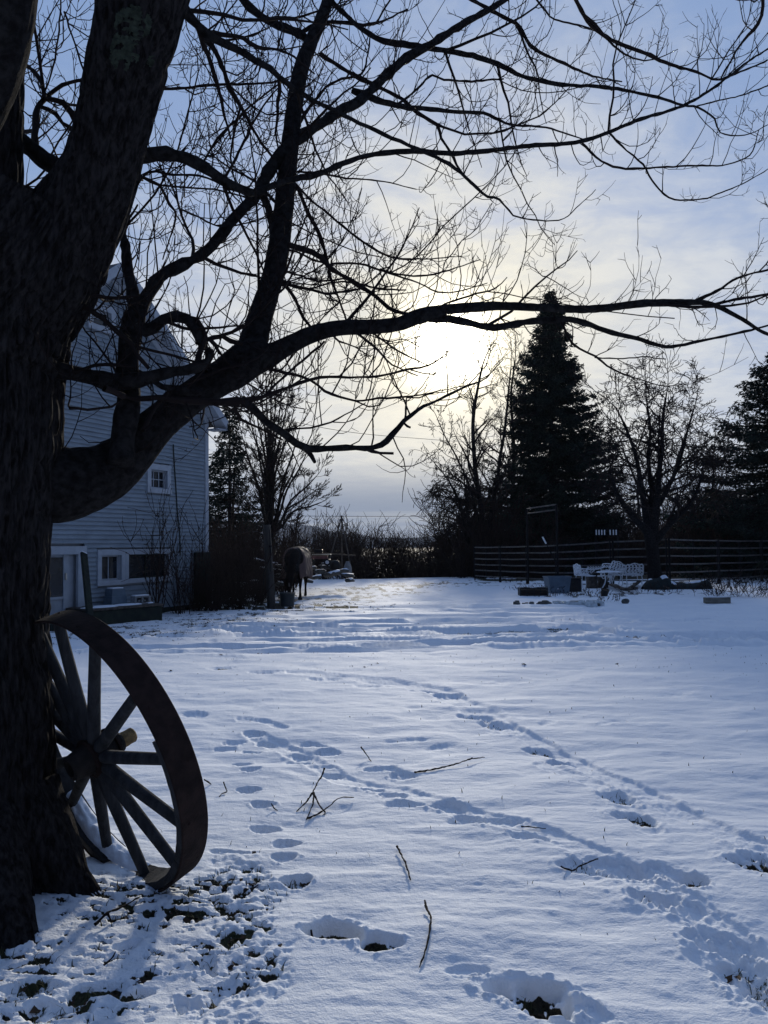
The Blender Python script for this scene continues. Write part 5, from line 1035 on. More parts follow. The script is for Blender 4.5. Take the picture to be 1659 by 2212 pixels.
# ---------------------------------------------------------------- horse with rug, feeding from a tub
def skin_mesh(name, verts, edges, root_i, m, parent, sub=2):
    me = bpy.data.meshes.new(name); me.from_pydata([v[:3] for v in verts], edges, []); o = bpy.data.objects.new(name, me); COL.objects.link(o)
    sk = o.modifiers.new('s', 'SKIN'); sk.use_smooth_shade = True; ss = o.modifiers.new('ss', 'SUBSURF'); ss.levels = sub; ss.render_levels = sub
    for i, v in enumerate(verts): me.skin_vertices[0].data[i].radius = (v[3], v[4] if len(v) > 4 else v[3]); me.skin_vertices[0].data[i].use_root = (i == root_i)
    dg = bpy.context.evaluated_depsgraph_get(); dg.update(); m2 = bpy.data.meshes.new_from_object(o.evaluated_get(dg)); bpy.data.objects.remove(o)
    m2.materials.clear(); m2.materials.append(m); o2 = bpy.data.objects.new(name, m2); link(o2, parent); return o2
def horse():
    sc = 1.10; g = gp(634, 1297); root = empty('horse', (g[0], g[1]+.25, 0), 'dark horse in a brown turnout rug, head down feeding from a grey tub', 'horse', rz=rad(1)); root.scale = (sc,)*3
    # local: -y towards the viewer
    mb = MB()
    def limb(pts, sides=16, sx=1.0):
        P = catmull(np.array(pts, float), .04); V, F = tube1(P[:, :3], P[:, 3], sides); c = P[:, :3].repeat(sides, 0); V = c+(V-c)*np.array([sx, 1, 1]); n = len(P)
        V = np.vstack([V, P[:1, :3], P[-1:, :3]]); k = np.arange(sides); mb.add(V, F); mb.F.setdefault(3, []).append(np.vstack([np.stack([np.full(sides, len(V)-2), (k+1) % sides, k], -1), np.stack([np.full(sides, len(V)-1), (n-1)*sides+k, (n-1)*sides+(k+1) % sides], -1)])+mb.n-len(V))
    limb([(0, 1.70, 1.12, .10), (0, 1.60, 1.16, .22), (0, 1.35, 1.18, .28), (0, .85, 1.12, .31), (0, .25, 1.14, .30), (0, -.10, 1.13, .27), (0, -.25, 1.10, .20)])
    limb([(0, .10, 1.22, .24), (0, -.20, 1.18, .23), (0, -.46, 1.04, .20), (-.02, -.66, .88, .165), (-.03, -.78, .74, .13), (-.035, -.82, .66, .10)], 16, .88)
    limb([(-.03, -.74, .80, .07), (-.035, -.82, .70, .120), (-.04, -.88, .58, .125), (-.04, -.93, .44, .088), (-.04, -.96, .32, .066), (-.04, -.96, .24, .068), (-.04, -.94, .19, .045)], 16, .86)
    for sx in (-1, 1):
        limb([(sx*.15, .06, 1.02, .15), (sx*.18, .03, .84, .115), (sx*.175, .02, .68, .075), (sx*.165, -.01, .48, .056), (sx*.165, -.01, .42, .048), (sx*.16, .0, .26, .034), (sx*.16, .0, .13, .042), (sx*.16, -.04, .05, .050), (sx*.16, -.05, .01, .056)], 12)
        limb([(sx*.16, 1.38, 1.06, .20), (sx*.19, 1.28, .80, .13), (sx*.19, 1.44, .62, .08), (sx*.18, 1.58, .50, .062), (sx*.18, 1.53, .30, .038), (sx*.18, 1.50, .13, .042), (sx*.18, 1.45, .05, .050), (sx*.18, 1.44, .01, .055)], 12)
    body = mb.build('body', M_horse, root, True); rm = body.modifiers.new('r', 'REMESH'); rm.mode = 'VOXEL'; rm.voxel_size = .022; rm.use_smooth_shade = True; sm = body.modifiers.new('s', 'SMOOTH'); sm.factor = .6; sm.iterations = 6
    dg = bpy.context.evaluated_depsgraph_get(); dg.update(); m2 = bpy.data.meshes.new_from_object(body.evaluated_get(dg)); body.modifiers.clear(); body.data = m2
    print('horse verts', len(m2.vertices))
    for sx in (-1, 1):
        m = MB(); m.tube([(sx*.07-.03, -.66, .93), (sx*.10-.03, -.70, 1.00), (sx*.095-.03, -.72, 1.07)], [.035, .028, .006], 6); m.build('ear', M_horse, root)
        m = MB(); m.lathe([(0, .014), (.012, .010), (.018, 0)], 8, (sx*.105-.035, -.90, .62), (sx*.7, -.7, 0), (0, 0, 1), (.7, .7*sx, 0)); m.build('eye', M_glass, root)
        m = MB(); m.lathe([(.062, 0), (.060, .05), (.050, .075), (0, .075)], 12, (sx*.16, -.05, .0)); m.build('hoof', M_black, root)
    # mane falling over the crest, with forelock
    P, R = [], []
    for k in range(700):
        t = RNG.uniform(0, 1); c = np.array([RNG.normal(0, .03), -.02-.72*t, 1.46-.52*t**1.2]); side = RNG.choice([-1, 1], p=[.4, .6]); q = [c]; d = norm(np.array([side*.9, -.15, .1]))
        for i in range(5): d = norm(d+np.array([0, -.08, -.42])); q.append(q[-1]+d*RNG.uniform(.035, .06))
        P.append(q); R.append(np.linspace(.011, .004, 6))
    V, F = tubes(P, R, 3); mk('mane', V, F, M_mane, root, kind='stuff')
    m = MB(); m.lathe([(0, .0), (.020, .0), (.026, .04), (.012, .10), (0, .11)], 10, (-.04, -1.005, .42), (0, -.30, .95), (1, 0, 0), (0, 1, .25)); m.build('blaze', M_blaze, root)
    # rug: sheet draped across back and flanks, open at the front
    ny, nt = 46, 40; V = []
    for i in range(ny):
        f = i/(ny-1); y = -.22+1.95*f; w = .335-.03*abs(f-.55)*2+.03*math.exp(-((f-.85)/.12)**2)-.05*(f < .06); top = 1.475-.05*math.sin(f*math.pi)+.035*math.exp(-((f-.82)/.15)**2)-.04*(1-sst(np.array(f), 0, .1))
        lo = .60+.05*math.sin(f*9); clo = .62+.38*sst(np.array(f), 0, .07)
        for j in range(nt):
            u = j/(nt-1)*2-1; s = abs(u)
            if s < .55: a = s/.55*math.pi/2; x = math.sin(a)*w; z = top-(1-math.cos(a))*.33
            else: t = (s-.55)/.45; x = w+.05*t+.022*math.sin(f*34+np.sign(u)*2)*t+.012*math.sin(f*71)*t; z = top-.33-(top-.33-lo)*t
            wr = .010*math.sin(f*26+s*6*np.sign(u))*(s > .15)+.006*math.sin(f*49-s*9)
            V.append((np.sign(u)*(x*clo+wr), y+.05*math.sin(s*5)*(f < .1), z+wr))
    V = np.array(V); i = np.arange(ny-1)[:, None]*nt; j = np.arange(nt-1)[None]; F = np.stack([i+j, i+j+1, i+nt+j+1, i+nt+j], -1).reshape(-1, 4)
    o = mk('rug', V, F, M_blanket, root); sd = o.modifiers.new('thick', 'SOLIDIFY'); sd.thickness = .012; dg = bpy.context.evaluated_depsgraph_get(); dg.update(); m2 = bpy.data.meshes.new_from_object(o.evaluated_get(dg)); o.modifiers.clear(); o.data = m2
    m = MB(); m.tube([(.34, .95, .62), (.30, .98, .56), (0, 1.0, .70), (-.30, .98, .56), (-.34, .95, .62)], .012, 5); m.build('belly_strap', M_black, root)
    P, R = [], []
    for k in range(70):
        q = [np.array([RNG.normal(0, .03), 1.66, 1.22])]; d = norm(np.array([RNG.normal(0, .1), .4, -.6]))
        for i in range(5): d = norm(d+np.array([0, -.08, -.4])); q.append(q[-1]+d*.15)
        P.append(q); R.append(np.linspace(.012, .006, 6))
    V, F = tubes(P, R, 3); mk('tail', V, F, M_mane, root, kind='stuff')
    m = MB(); m.tube(catmull([(-.04+.10*math.cos(a), -.84+.02*math.sin(a)*0, .55+.02*math.sin(a)) for a in np.linspace(0, math.pi*2, 9)], .03), .008, 5)
    # tub
    t = gp(622, 1309); y0 = g[1]+.25-.92*sc; tb = empty('feed_tub', (t[0], t[1]-.1, 0), 'round grey feed tub under the horse\'s muzzle', 'tub')
    m = MB(); m.lathe([(0, .0), (.175, .0), (.182, .01), (.205, .34), (.222, .345), (.222, .37), (.206, .372), (.196, .35), (.172, .03), (0, .03)], 28); m.build('bowl', M_plast, tb, smooth=False)
    for sx in (-1, 1):
        m = MB(); m.tube([(sx*.21, -.04, .31), (sx*.25, -.03, .27), (sx*.25, .03, .27), (sx*.21, .04, .31)], .008, 5); m.build('handle', M_black, tb)
    m = MB(); m.lathe([(0, .10), (.18, .10), (0, .11)], 20); m.build('feed', M_leaf, tb)
horse()

# ---------------------------------------------------------------- rocks, walls and yard clutter on the left
def rock_V(seed, a, b, c, flat=.5):
    bm = bmesh.new(); bmesh.ops.create_icosphere(bm, subdivisions=2, radius=1.0); V = np.array([v.co[:] for v in bm.verts]); F = [[v.index for v in f.verts] for f in bm.faces]; bm.free()
    r = np.random.default_rng(seed); pl = r.normal(size=(9, 3)); pl /= np.linalg.norm(pl, axis=1)[:, None]; pl[0] = (0, 0, 1); pl[1] = (0, 0, -1)
    for p in pl: dd = V@p; k = r.uniform(.55, .85) if abs(p[2]) < .9 else flat; V = V-np.maximum(dd-k, 0)[:, None]*p
    V = V+(.06*(vn3(V[:, 0]*3, V[:, 1]*3, V[:, 2]*3, seed)-.5))[:, None]*V
    return V*np.array([a, b, c]), F
def rock(px, py, Y, w, h, label, seed, cap=True, tilt=0.0, z=None, name='rock', group='stones in the rubble heap'):
    p = at(px, py, Y); p[2] = p[2] if z is None else z; a, b, c = w/2*pxm(Y)*1.1, w/2*pxm(Y)*.8, h/2*pxm(Y)*1.5
    V, F = rock_V(seed, a, b, c); ct, st_ = math.cos(tilt), math.sin(tilt); Rm = np.array([[ct, 0, -st_], [0, 1, 0], [st_, 0, ct]])
    root = empty(name, p, label, 'rock', group); mk('stone', V@Rm.T, F, M_stone, root, smooth=False)
    if cap:
        W = V@Rm.T; top = W.copy(); nz = W[:, 2] > np.quantile(W[:, 2], .55); top[:, 2] = np.where(nz, W[:, 2]+.035, W[:, 2]-.03); top[:, :2] *= .97
        mk('snow_cap', top, [f for f in F if all(nz[i] for i in f)] and [np.array([f for f in F if all(nz[i] for i in f)])], M_cap, root)
    return root
RK = [(672, 1228, 24, 8, 'snow-covered flat stone just right of the horse rug'), (690, 1236, 30, 12, 'dark slab-sided stone in the middle of the heap'), (710, 1226, 34, 9, 'rust-dark stone at the top of the heap'),
      (716, 1241, 40, 13, 'long tilted slab, largest stone of the heap'), (682, 1248, 26, 9, 'rounded boulder at the foot of the heap'), (742, 1234, 26, 10, 'snow-topped stone below the tripod legs'), (752, 1243, 30, 8, 'flat stone with a snow lid near the right end of the heap'),
      (757, 1254, 24, 9, 'low outermost stone at the right end of the heap'), (664, 1246, 14, 12, 'broken stone standing on edge behind the horse'), (668, 1256, 18, 8, 'small broken stone beside the horse leg'), (700, 1219, 26, 5, 'thin ledge of stone beneath the small cart')]
for k, (x, y, w, h, lab) in enumerate(RK): rock(x, y, 26.5+(1250-y)*.08, w, h, lab, 200+k, tilt=RNG.uniform(-.25, .25) if k != 3 else .25)
mb = MB(); g = gp(705, 1248); n = 30; u = np.linspace(-1, 1, n); U, Vv = np.meshgrid(u, u); zz = .62*np.clip(1-U**2, 0, 1)**.7*np.clip(1-Vv**2, 0, 1)*(.6+.7*fbm2(U*3, Vv*3, 5, 3)); V = np.stack([U*1.0, Vv*1.1+.9, zz-.03], -1).reshape(-1, 3)
i = np.arange(n-1)[:, None]*n; j = np.arange(n-1)[None]; F = np.stack([i+j, i+j+1, i+n+j+1, i+n+j], -1).reshape(-1, 4); o = mk('snow_heap', V, F, M_cap); o.location = g; tag(o, 'snow-filled rubble mound beneath the stones', 'snow mound')
for k, (x, y, w, h, lab) in enumerate(((524, 1266, 34, 16, 'snow-dusted boulder left of the grey post, outermost of the low wall'), (556, 1264, 34, 26, 'large dark stone of the low wall just left of the grey post'), (605, 1262, 22, 12, 'dark stone of the low wall seen between post and horse'), (600, 1245, 20, 8, 'snow-topped stone high in the low wall between post and horse'), (600, 1224, 22, 7, 'snowy upper stone behind the post'))): rock(x, y, 24.2, w, h, lab, 240+k, group='stones in the low wall by the post')
for k, (pts, lab) in enumerate((([(548, 1208), (575, 1216), (600, 1220)], 'snow-dusted pole lying across the brush left of the horse'), ([(560, 1228), (600, 1233), (618, 1238)], 'second fallen pole in the brush behind the grey post'))):
    m = MB(); P = catmull([at(x, y, 24.8) for x, y in pts], .2); m.tube(P, .05, 7); root = empty('fallen_pole', P[0], lab, 'pole'); m.V = [np.vstack(m.V)-P[0]]; m.F = {k2: [np.vstack(v2)] for k2, v2 in m.F.items()}; m.build('shaft', M_log, root, True)
    m = MB(); m.tube(P-P[0]+np.array([0, 0, .04]), .035, 6); m.build('snow_cap', M_cap, root, True)
def toy_cart():
    Y = 27.6; g = at(688, 1222, Y); root = empty('small_cart', g, 'small faded red four-wheeled cart standing on the stones behind the horse', 'cart'); s = pxm(Y)
    m = MB(); m.box((0, 0, .30), (.66, .42, .11), None, .01); m.build('cart_bed', M_redp, root)
    m = MB(); m.box((.12, 0, .40), (.66, .40, .02), None, .004); m.build('metal_sheet', M_steel, root)
    m = MB(); m.box((0, .06, .52), (.30, .26, .14), None, .02); m.build('engine_block', M_black, root)
    m = MB(); m.box((-.36, -.1, .60), (.16, .12, .11), None, .01); m.build('lamp_box', M_steel, root)
    for x in (-.27, .33):
        for y in (-.23, .23):
            m = MB(); A = (0, 1, 0); m.lathe([(.065, -.03), (.11, -.03), (.125, -.01), (.125, .02), (.11, .03), (.065, .03)], 18, (x, y, .125), A, (1, 0, 0), (0, 0, 1)); w_ = m.build('wheel', M_rubber, root)
            m = MB(); m.lathe([(0, -.032), (.018, -.032), (.022, -.02), (.066, -.018), (.066, .015), (0, .02)], 14, (x, y, .125), A, (1, 0, 0), (0, 0, 1)); m.build('hub_cap', M_iron, w_)
    for y in (-.23, .23):
        m = MB(); m.tube([(-.27, y*.6, .13), (-.1, y*.6, .26), (.12, y*.6, .26), (.33, y*.6, .13)], .012, 5); m.build('strut', M_black, root)
    m = MB(); m.tube([(-.30, 0, .66), (-.14, 0, .90), (-.08, 0, .95)], .014, 5); m.tube([(-.14, -.10, .95), (-.02, .10, .95)], .014, 5); m.build('handle', M_black, root)
toy_cart()
def tripod():
    Y = 29.0; apex = at(738, 1117, Y); g = gp(735, 1240); root = empty('pole_tripod', (apex[0], Y, 0), 'tall tripod of peeled poles lashed at the top beyond the rubble heap', 'tripod'); o = np.array([apex[0], Y, 0])
    for (x, y, Yb, top) in ((706, 1228, 28.2, (739, 1116)), (739, 1232, 30.6, (738, 1115)), (760, 1238, 28.4, (737, 1117))):
        b = at(x, y, Yb); a = at(*top, Y); m = MB(); m.tube(np.linspace(b, a+(a-b)*.01, 5)-o, [.030, .028, .026, .024, .022], 7); m.build('leg', M_pole, root, True)
    m = MB(); m.lathe([(.05, -.04), (.06, 0), (.05, .04)], 8, apex-o+np.array([0, 0, -.10])); m.build('lashing', M_black, root)
    a, b = at(655, 1193, 28.9), at(768, 1200, 28.9); m = MB(); m.tube(np.linspace(a, b, 4), .024, 7); q = m.build('crossbar', M_pole, None, True); q.data.transform(Matrix.Translation(-Vector(a))); q.name = 'horizontal_pole'; q.location = a; tag(q, 'long horizontal pole running across behind the tripod legs', 'pole')
    g = at(751, 1240, 28.0); m = MB(); m.lathe([(0, 0), (.14, 0), (.15, .02), (.14, .25), (.10, .36), (.07, .42), (.065, .46), (0, .46)], 16, (0, 0, 0)); r2 = empty('milk_can', (g[0], g[1], g[2]), 'dull metal can standing by the right leg of the tripod', 'can'); m.build('can_body', M_conc, r2, True); m = MB(); m.tube([(-.07, 0, .50), (-.07, 0, .62), (.07, 0, .62), (.07, 0, .50)], .010, 5); m.build('handle', M_gpost, r2)
    p = at(724, 1241, 28.2); m = MB(); m.lathe([(0, 0), (.16, 0), (.2, .35), (.17, .45), (.14, .5), (0, .52)], 12); r3 = empty('dark_barrel', p, 'squat dark drum between the tripod legs', 'drum'); m.build('barrel_body', M_black, r3, True); m = MB(); m.lathe([(.182, .19), (.198, .2), (.196, .23)], 12); m.build('hoop', M_gpost, r3)
tripod()

# slab with blocks beside the house door
def slab():
    g = gp(282, 1350); root = empty('raised_slab', g, 'dark mossy concrete planter wall in front of the low house window', 'planter wall'); rz = math.atan2(HU[1], HU[0])
    a, b = gp(190, 1352), gp(352, 1336); u = norm((b-a)*np.array([1, 1, 0])); L = np.linalg.norm((b-a)[:2]); n = np.array([-u[1], u[0], 0]); Rm = np.stack([u, n, UP], 1); c = (a+b)/2-g; c[2] = 0
    top = at(270, 1321, a[1])[2]; top = max(.25, top)
    m = MB(); m.box(c+n*.5+np.array([0, 0, top/2-.1]), (L, 1.0, top+.2), Rm, .03); m.build('retaining_wall', M_moss, root)
    m = MB(); m.box(c+n*.5+np.array([0, 0, top+.02]), (L+.03, 1.03, .05), Rm, .01); m.build('coping', M_log, root)
    for (x, w, d, t) in ((-.45, .9, .5, .028), (.25, .75, .35, .03), (L/2-.12, .22, .12, .03)):
        bm = MB(); bm.lathe([(0, t), (.42, t*.9), (.5, 0)], 18, (0, 0, 0)); V = np.vstack(bm.V)*np.array([w, d, 1]); bm.V = [(V@Rm.T)+c+u*x+n*.35+np.array([0, 0, top+.046])]; bm.build('snow_patch', M_cap, root, True)
    def onslab(x, dn): p = g+c+u*x+n*dn; p[2] = top+.045; return p
    # inverted tub
    p = onslab(.18, .72); r = empty('upturned_bin', p, 'pale square plastic bin turned upside down on the slab', 'bin', rz=math.atan2(u[1], u[0]))
    V = []; 
    for (h, s) in ((0, .20), (.20, .19), (.205, .175), (.36, .165), (.37, .15)):
        for (sx, sy) in ((-1, -1), (1, -1), (1, 1), (-1, 1)): V.append((sx*s, sy*s*.85, h))
    F = [(k*4+j, k*4+(j+1) % 4, (k+1)*4+(j+1) % 4, (k+1)*4+j) for k in range(4) for j in range(4)]+[(16, 17, 18, 19)]; mk('bin_body', V, F, M_tote, r, smooth=False)
    m = MB(); m.box((0, 0, .385), (.29, .24, .03), None, .012); m.build('snow_cap', M_cap, r, True)
    # hollow block
    p = onslab(.62, .40); r = empty('concrete_block', p, 'grey hollow concrete block lying on its side on the slab, rubble in its two holes', 'concrete block', rz=math.atan2(u[1], u[0]))
    W, H, T, Dp = .40, .19, .032, .19; m = MB()
    m.box((0, 0, T/2), (W, Dp, T), None, .004); m.box((0, 0, H-T/2), (W, Dp, T), None, .004)
    for x in (-W/2+T/2, 0, W/2-T/2): m.box((x, 0, H/2), (T, Dp-.002, H-2*T-.001), None, 0)
    m.build('block_shell', M_conc, r)
    for x, s_ in ((-.06, 1), (.08, -1)):
        m = MB(); V, F = rock_V(300+s_, .05, .05, .045); m.add(V+np.array([x, -.02, .08]), F); m.build('rubble', M_conc, r)
    m = MB(); m.box((0, 0, H+.014), (W-.02, Dp-.02, .03), None, .012); m.build('snow_cap', M_cap, r, True)
    p = onslab(.86, .42); r = empty('broken_block', p, 'broken end of a concrete block standing at the slab corner', 'concrete block', rz=math.atan2(u[1], u[0])); m = MB(); m.box((0, 0, .09), (.05, .14, .18), None, .004); m.box((-.04, 0, .13), (.07, .14, .03), None, .004); m.build('block_shell', M_conc, r)
    p = onslab(-.75, .35); o = MB(); V, F = rock_V(310, .14, .1, .05); o.add(V+np.array([0, 0, .03]), F); q = o.build('flat_stone', M_stone); q.location = p; tag(q, 'small dark flat stone on the left part of the slab', 'rock')
slab()
def lean_board():
    p0 = at(194, 1330, 15.9); p1 = at(181, 1195, 16.6); d = norm(p1-p0); L = np.linalg.norm(p1-p0); x = norm(np.cross(d, HN)); y = np.cross(d, x); m = MB(); m.box((0, 0, 0), (.17, .06, L), np.stack([x, y, d], 1), .008)
    root = empty('leaning_timber', p0, 'thick dark timber plank leaning against the wall beside the door frame', 'timber'); m.V = [np.vstack(m.V)+(p1-p0)/2]; m.build('plank', M_moss, root)
    m = MB(); c = (p1-p0)*.66-x*.10+HN*.02; m.tube([c, c+np.array([0, 0, -.05]), c+HN*.04+np.array([0, 0, -.06])], .012, 5); m.build('iron_hook', M_gpost, root)
    m = MB(); m.box((p1-p0)+d*.015, (.16, .055, .025), np.stack([x, y, d], 1), .008); m.build('snow_cap', M_cap, root)
lean_board()

# ---------------------------------------------------------------- rail fence
FP = [(1025, 35.0, 1.50), (1081, 33.0, 1.50), (1140, 31.5, 1.52), (1204, 30.0, 1.55), (1324, 29.0, 1.66), (1446, 28.2, 1.72), (1553, 29.6, 1.66), (1646, 31.0, 1.63), (1760, 30.0, 1.6)]
def fence():
    for k, ((xa, ya, za), (xb, yb, zb)) in enumerate(zip(FP[:-1], FP[1:])):
        A = at(xa, 1200, ya); B = at(xb, 1200, yb); A[2] = B[2] = 0; desc = ['farthest corral panel, left end of the rail fence', 'second corral panel from the left, bright rails', 'corral panel under the tall gate bow', 'dark corral panel behind the white garden seats', 'corral panel crossed by the stout tree trunk', 'wide corral panel right of the stout tree trunk', 'corral panel behind the dry stems', 'corral panel at the right edge of the view'][k]
        root = empty('fence_panel', A, desc+', six horizontal metal rails', 'fence panel', 'rail fence panels'); d = B-A; u = norm(d)
        for j in range(6):
            f = j/5; z0 = .22+(za-.22)*f; z1 = .22+(zb-.22)*f; sag = -.02*RNG.uniform(.2, 1); P = np.array([u*.04+[0, 0, z0], d*.5+[0, 0, (z0+z1)/2+sag], d-u*.04+[0, 0, z1]])
            m = MB(); m.tube(catmull(P, .6), .024, 8); m.build('rail', M_rail, root, True)
        m = MB(); m.box((0, 0, za/2+.02), (.05, .05, za+.06), None, .006); m.build('upright', M_gpost, root)
        m = MB(); m.box(d+u*-.10+np.array([0, 0, zb/2+.02]), (.05, .05, zb+.06), None, .006); m.build('upright', M_gpost, root)
        if k in (0, 3, 5, 6):
            m = MB(); m.box(d*.47+np.array([0, 0, za/2+.1]), (.035, .03, za-.22), None, .004); m.build('brace', M_gpost, root)
    a, b = at(1140, 1200, 31.4), at(1204, 1200, 29.9); a[2] = b[2] = 0; root = empty('gate_bow', a, 'tall gate bow with two crossbars rising above the rail fence', 'gate frame'); zt = (at(1140, 1099, 31.4)[2], at(1204, 1090, 29.9)[2]); d = b-a
    m = MB(); m.tube([(0, 0, 0), (0, 0, zt[0])], .04, 8); m.build('post', M_gpost, root, True); m = MB(); m.tube([d, d+np.array([0, 0, zt[1]])], .04, 8); m.build('post', M_gpost, root, True)
    for dz in (0, -.20): m = MB(); m.tube([np.array([0, 0, zt[0]+dz]), d+np.array([0, 0, zt[1]+dz])], .024, 8); m.build('crossbar', M_rail, root, True)
    a = at(1206, 1224, 29.6); b = at(1172, 1160, 29.3); root = empty('leaning_tool', a, 'thin pole with a pale tip leaning on the fence below the gate bow', 'pole'); m = MB(); m.tube([np.zeros(3), (b-a)*.78], .018, 6); m.build('shaft', M_gpost, root); m = MB(); m.tube([(b-a)*.78, (b-a)], .03, 6); m.build('grip', M_iron, root)
    # white slats among the dark boughs
    Y = 34.5; c = at(1311, 1150, Y); root = empty('slatted_rack', (c[0], Y, 0), 'row of short white slats showing against the dark boughs above the fence', 'slatted rack')
    for x in (1288, 1294, 1300, 1306, 1318, 1325, 1331): p = at(x, 1150, Y); m = MB(); m.box((p[0]-c[0], 0, p[2]), (.05, .02, .23), None, .004); m.build('slat', M_iron, root)
    for z in (.11, -.13): m = MB(); m.box((0, .02, c[2]+z), (1.0, .02, .03), None, .004); m.build('rack_rail', M_gpost, root)
    for x in (-.5, .5): m = MB(); m.box((x, .03, c[2]/2-.1), (.05, .05, c[2]+.35), None, .004); m.build('leg', M_gpost, root)
fence()

# ---------------------------------------------------------------- garden clutter on the right
def crate():
    g = gp(1151, 1286); root = empty('plastic_crate', g, 'long black slatted crate of frozen plants, leftmost of the garden clutter', 'crate'); L, Wd, H = .84, .38, .25
    for z in np.linspace(.03, H-.02, 5):
        for y in (-Wd/2, Wd/2): m = MB(); m.box((0, y, z), (L, .012, .030), None, .003); m.build('slat', M_black, root)
    for x in np.linspace(-L/2, L/2, 5):
        for y in (-Wd/2-.012, Wd/2+.012): m = MB(); m.box((x, y, H/2), (.03, .012, H), None, .003); m.build('corner_strip', M_black, root)
    for x in (-L/2, L/2): m = MB(); m.box((x, 0, H/2), (.014, Wd, H), None, .003); m.build('end_panel', M_black, root)
    m = MB(); m.box((0, 0, .10), (L-.05, Wd-.05, .18), None, .01); m.build('soil', M_leaf, root)
    V, F = bush_mesh(9, 60, .16, 2.2, 1, .4, .006); V = V*np.array([1.6, .6, 1])+np.array([0, 0, .17]); mk('dead_plants', V, F, M_brush, root, kind='stuff')
    m = MB(); V, F = rock_V(77, .13, .1, .05); m.add(V+np.array([.0, 0, .25]), F); m.build('snow_cap', M_cap, root, True)
crate()
def tote():
    g = gp(1204, 1281); root = empty('storage_tote', g, 'blue-grey open plastic tote beside the black crate', 'tote', rz=.12)
    def shell(a0, b0, a1, b1, z0, z1, th=.012):
        V = []
        for (a, b, z) in ((a0, b0, z0), (a1, b1, z1), (a1-th, b1-th, z1), (a0-th, b0-th, z0+th)):
            for (sx, sy) in ((-1, -1), (1, -1), (1, 1), (-1, 1)): V.append((sx*a, sy*b, z))
        F = [(k*4+j, k*4+(j+1) % 4, (k+1)*4+(j+1) % 4, (k+1)*4+j) for k in range(3) for j in range(4)]+[(3, 2, 1, 0), (12, 13, 14, 15)]; return V, F
    V, F = shell(.31, .23, .38, .28, 0, .54); mk('tote_body', V, F, M_tote, root, smooth=False)
    m = MB()
    for (c, s) in (((0, -.285, .545), (.80, .03, .035)), ((0, .285, .545), (.80, .03, .035)), ((-.385, 0, .545), (.03, .54, .034)), ((.385, 0, .545), (.03, .54, .034))): m.box(c, s, None, .006)
    m.build('rim', M_tote, root)
    for x in (-.18, .16): m = MB(); m.box((x, -.262, .34), (.13, .014, .26), [[1, 0, 0], [0, 1, -.09], [0, .09, 1]], .004); m.build('moulded_panel', M_tote, root)
    m = MB(); V, F = rock_V(78, .34, .24, .07); m.add(V+np.array([0, 0, .44]), F); m.build('contents', M_black, root, True)
    m = MB(); V, F = rock_V(79, .035, .02, .03); m.add(V+np.array([-.06, -.258, .16]), F); m.build('snow_splash', M_cap, root, True)
    g = gp(1240, 1277); root = empty('dark_box', g, 'black lidded box partly hidden behind the blue-grey tote', 'box', rz=-.1); m = MB(); m.box((0, 0, .22), (.46, .40, .44), None, .03); m.build('box_body', M_black, root); m = MB(); m.box((0, 0, .455), (.49, .43, .03), None, .01); m.build('lid', M_black, root); m = MB(); m.box((0, -.21, .30), (.14, .03, .03), None, .008); m.build('handle', M_black, root)
tote()
def stump(px, py, r, h, lab, sd):
    g = gp(px, py); root = empty('log_section', g, lab, 'log'); V, F, T = bark_tube([(0, 0, 0, r*1.04), (.01, 0, h*.5, r), (0, .01, h, r*.97)], 40, .05, .012, sd, su=50, sv=3); mk('bark', V, [F, T], M_log, root); m = MB(); m.lathe([(0, h+.012), (r*.9, h+.010), (r*.92, h)], 20); m.build('snow_cap', M_cap, root, True)
stump(1278, 1270, .20, .44, 'upright log section behind the white ornate bench, darker of the pair', 61); stump(1302, 1269, .19, .42, 'upright log section nearest the small white table, paler of the pair', 62)

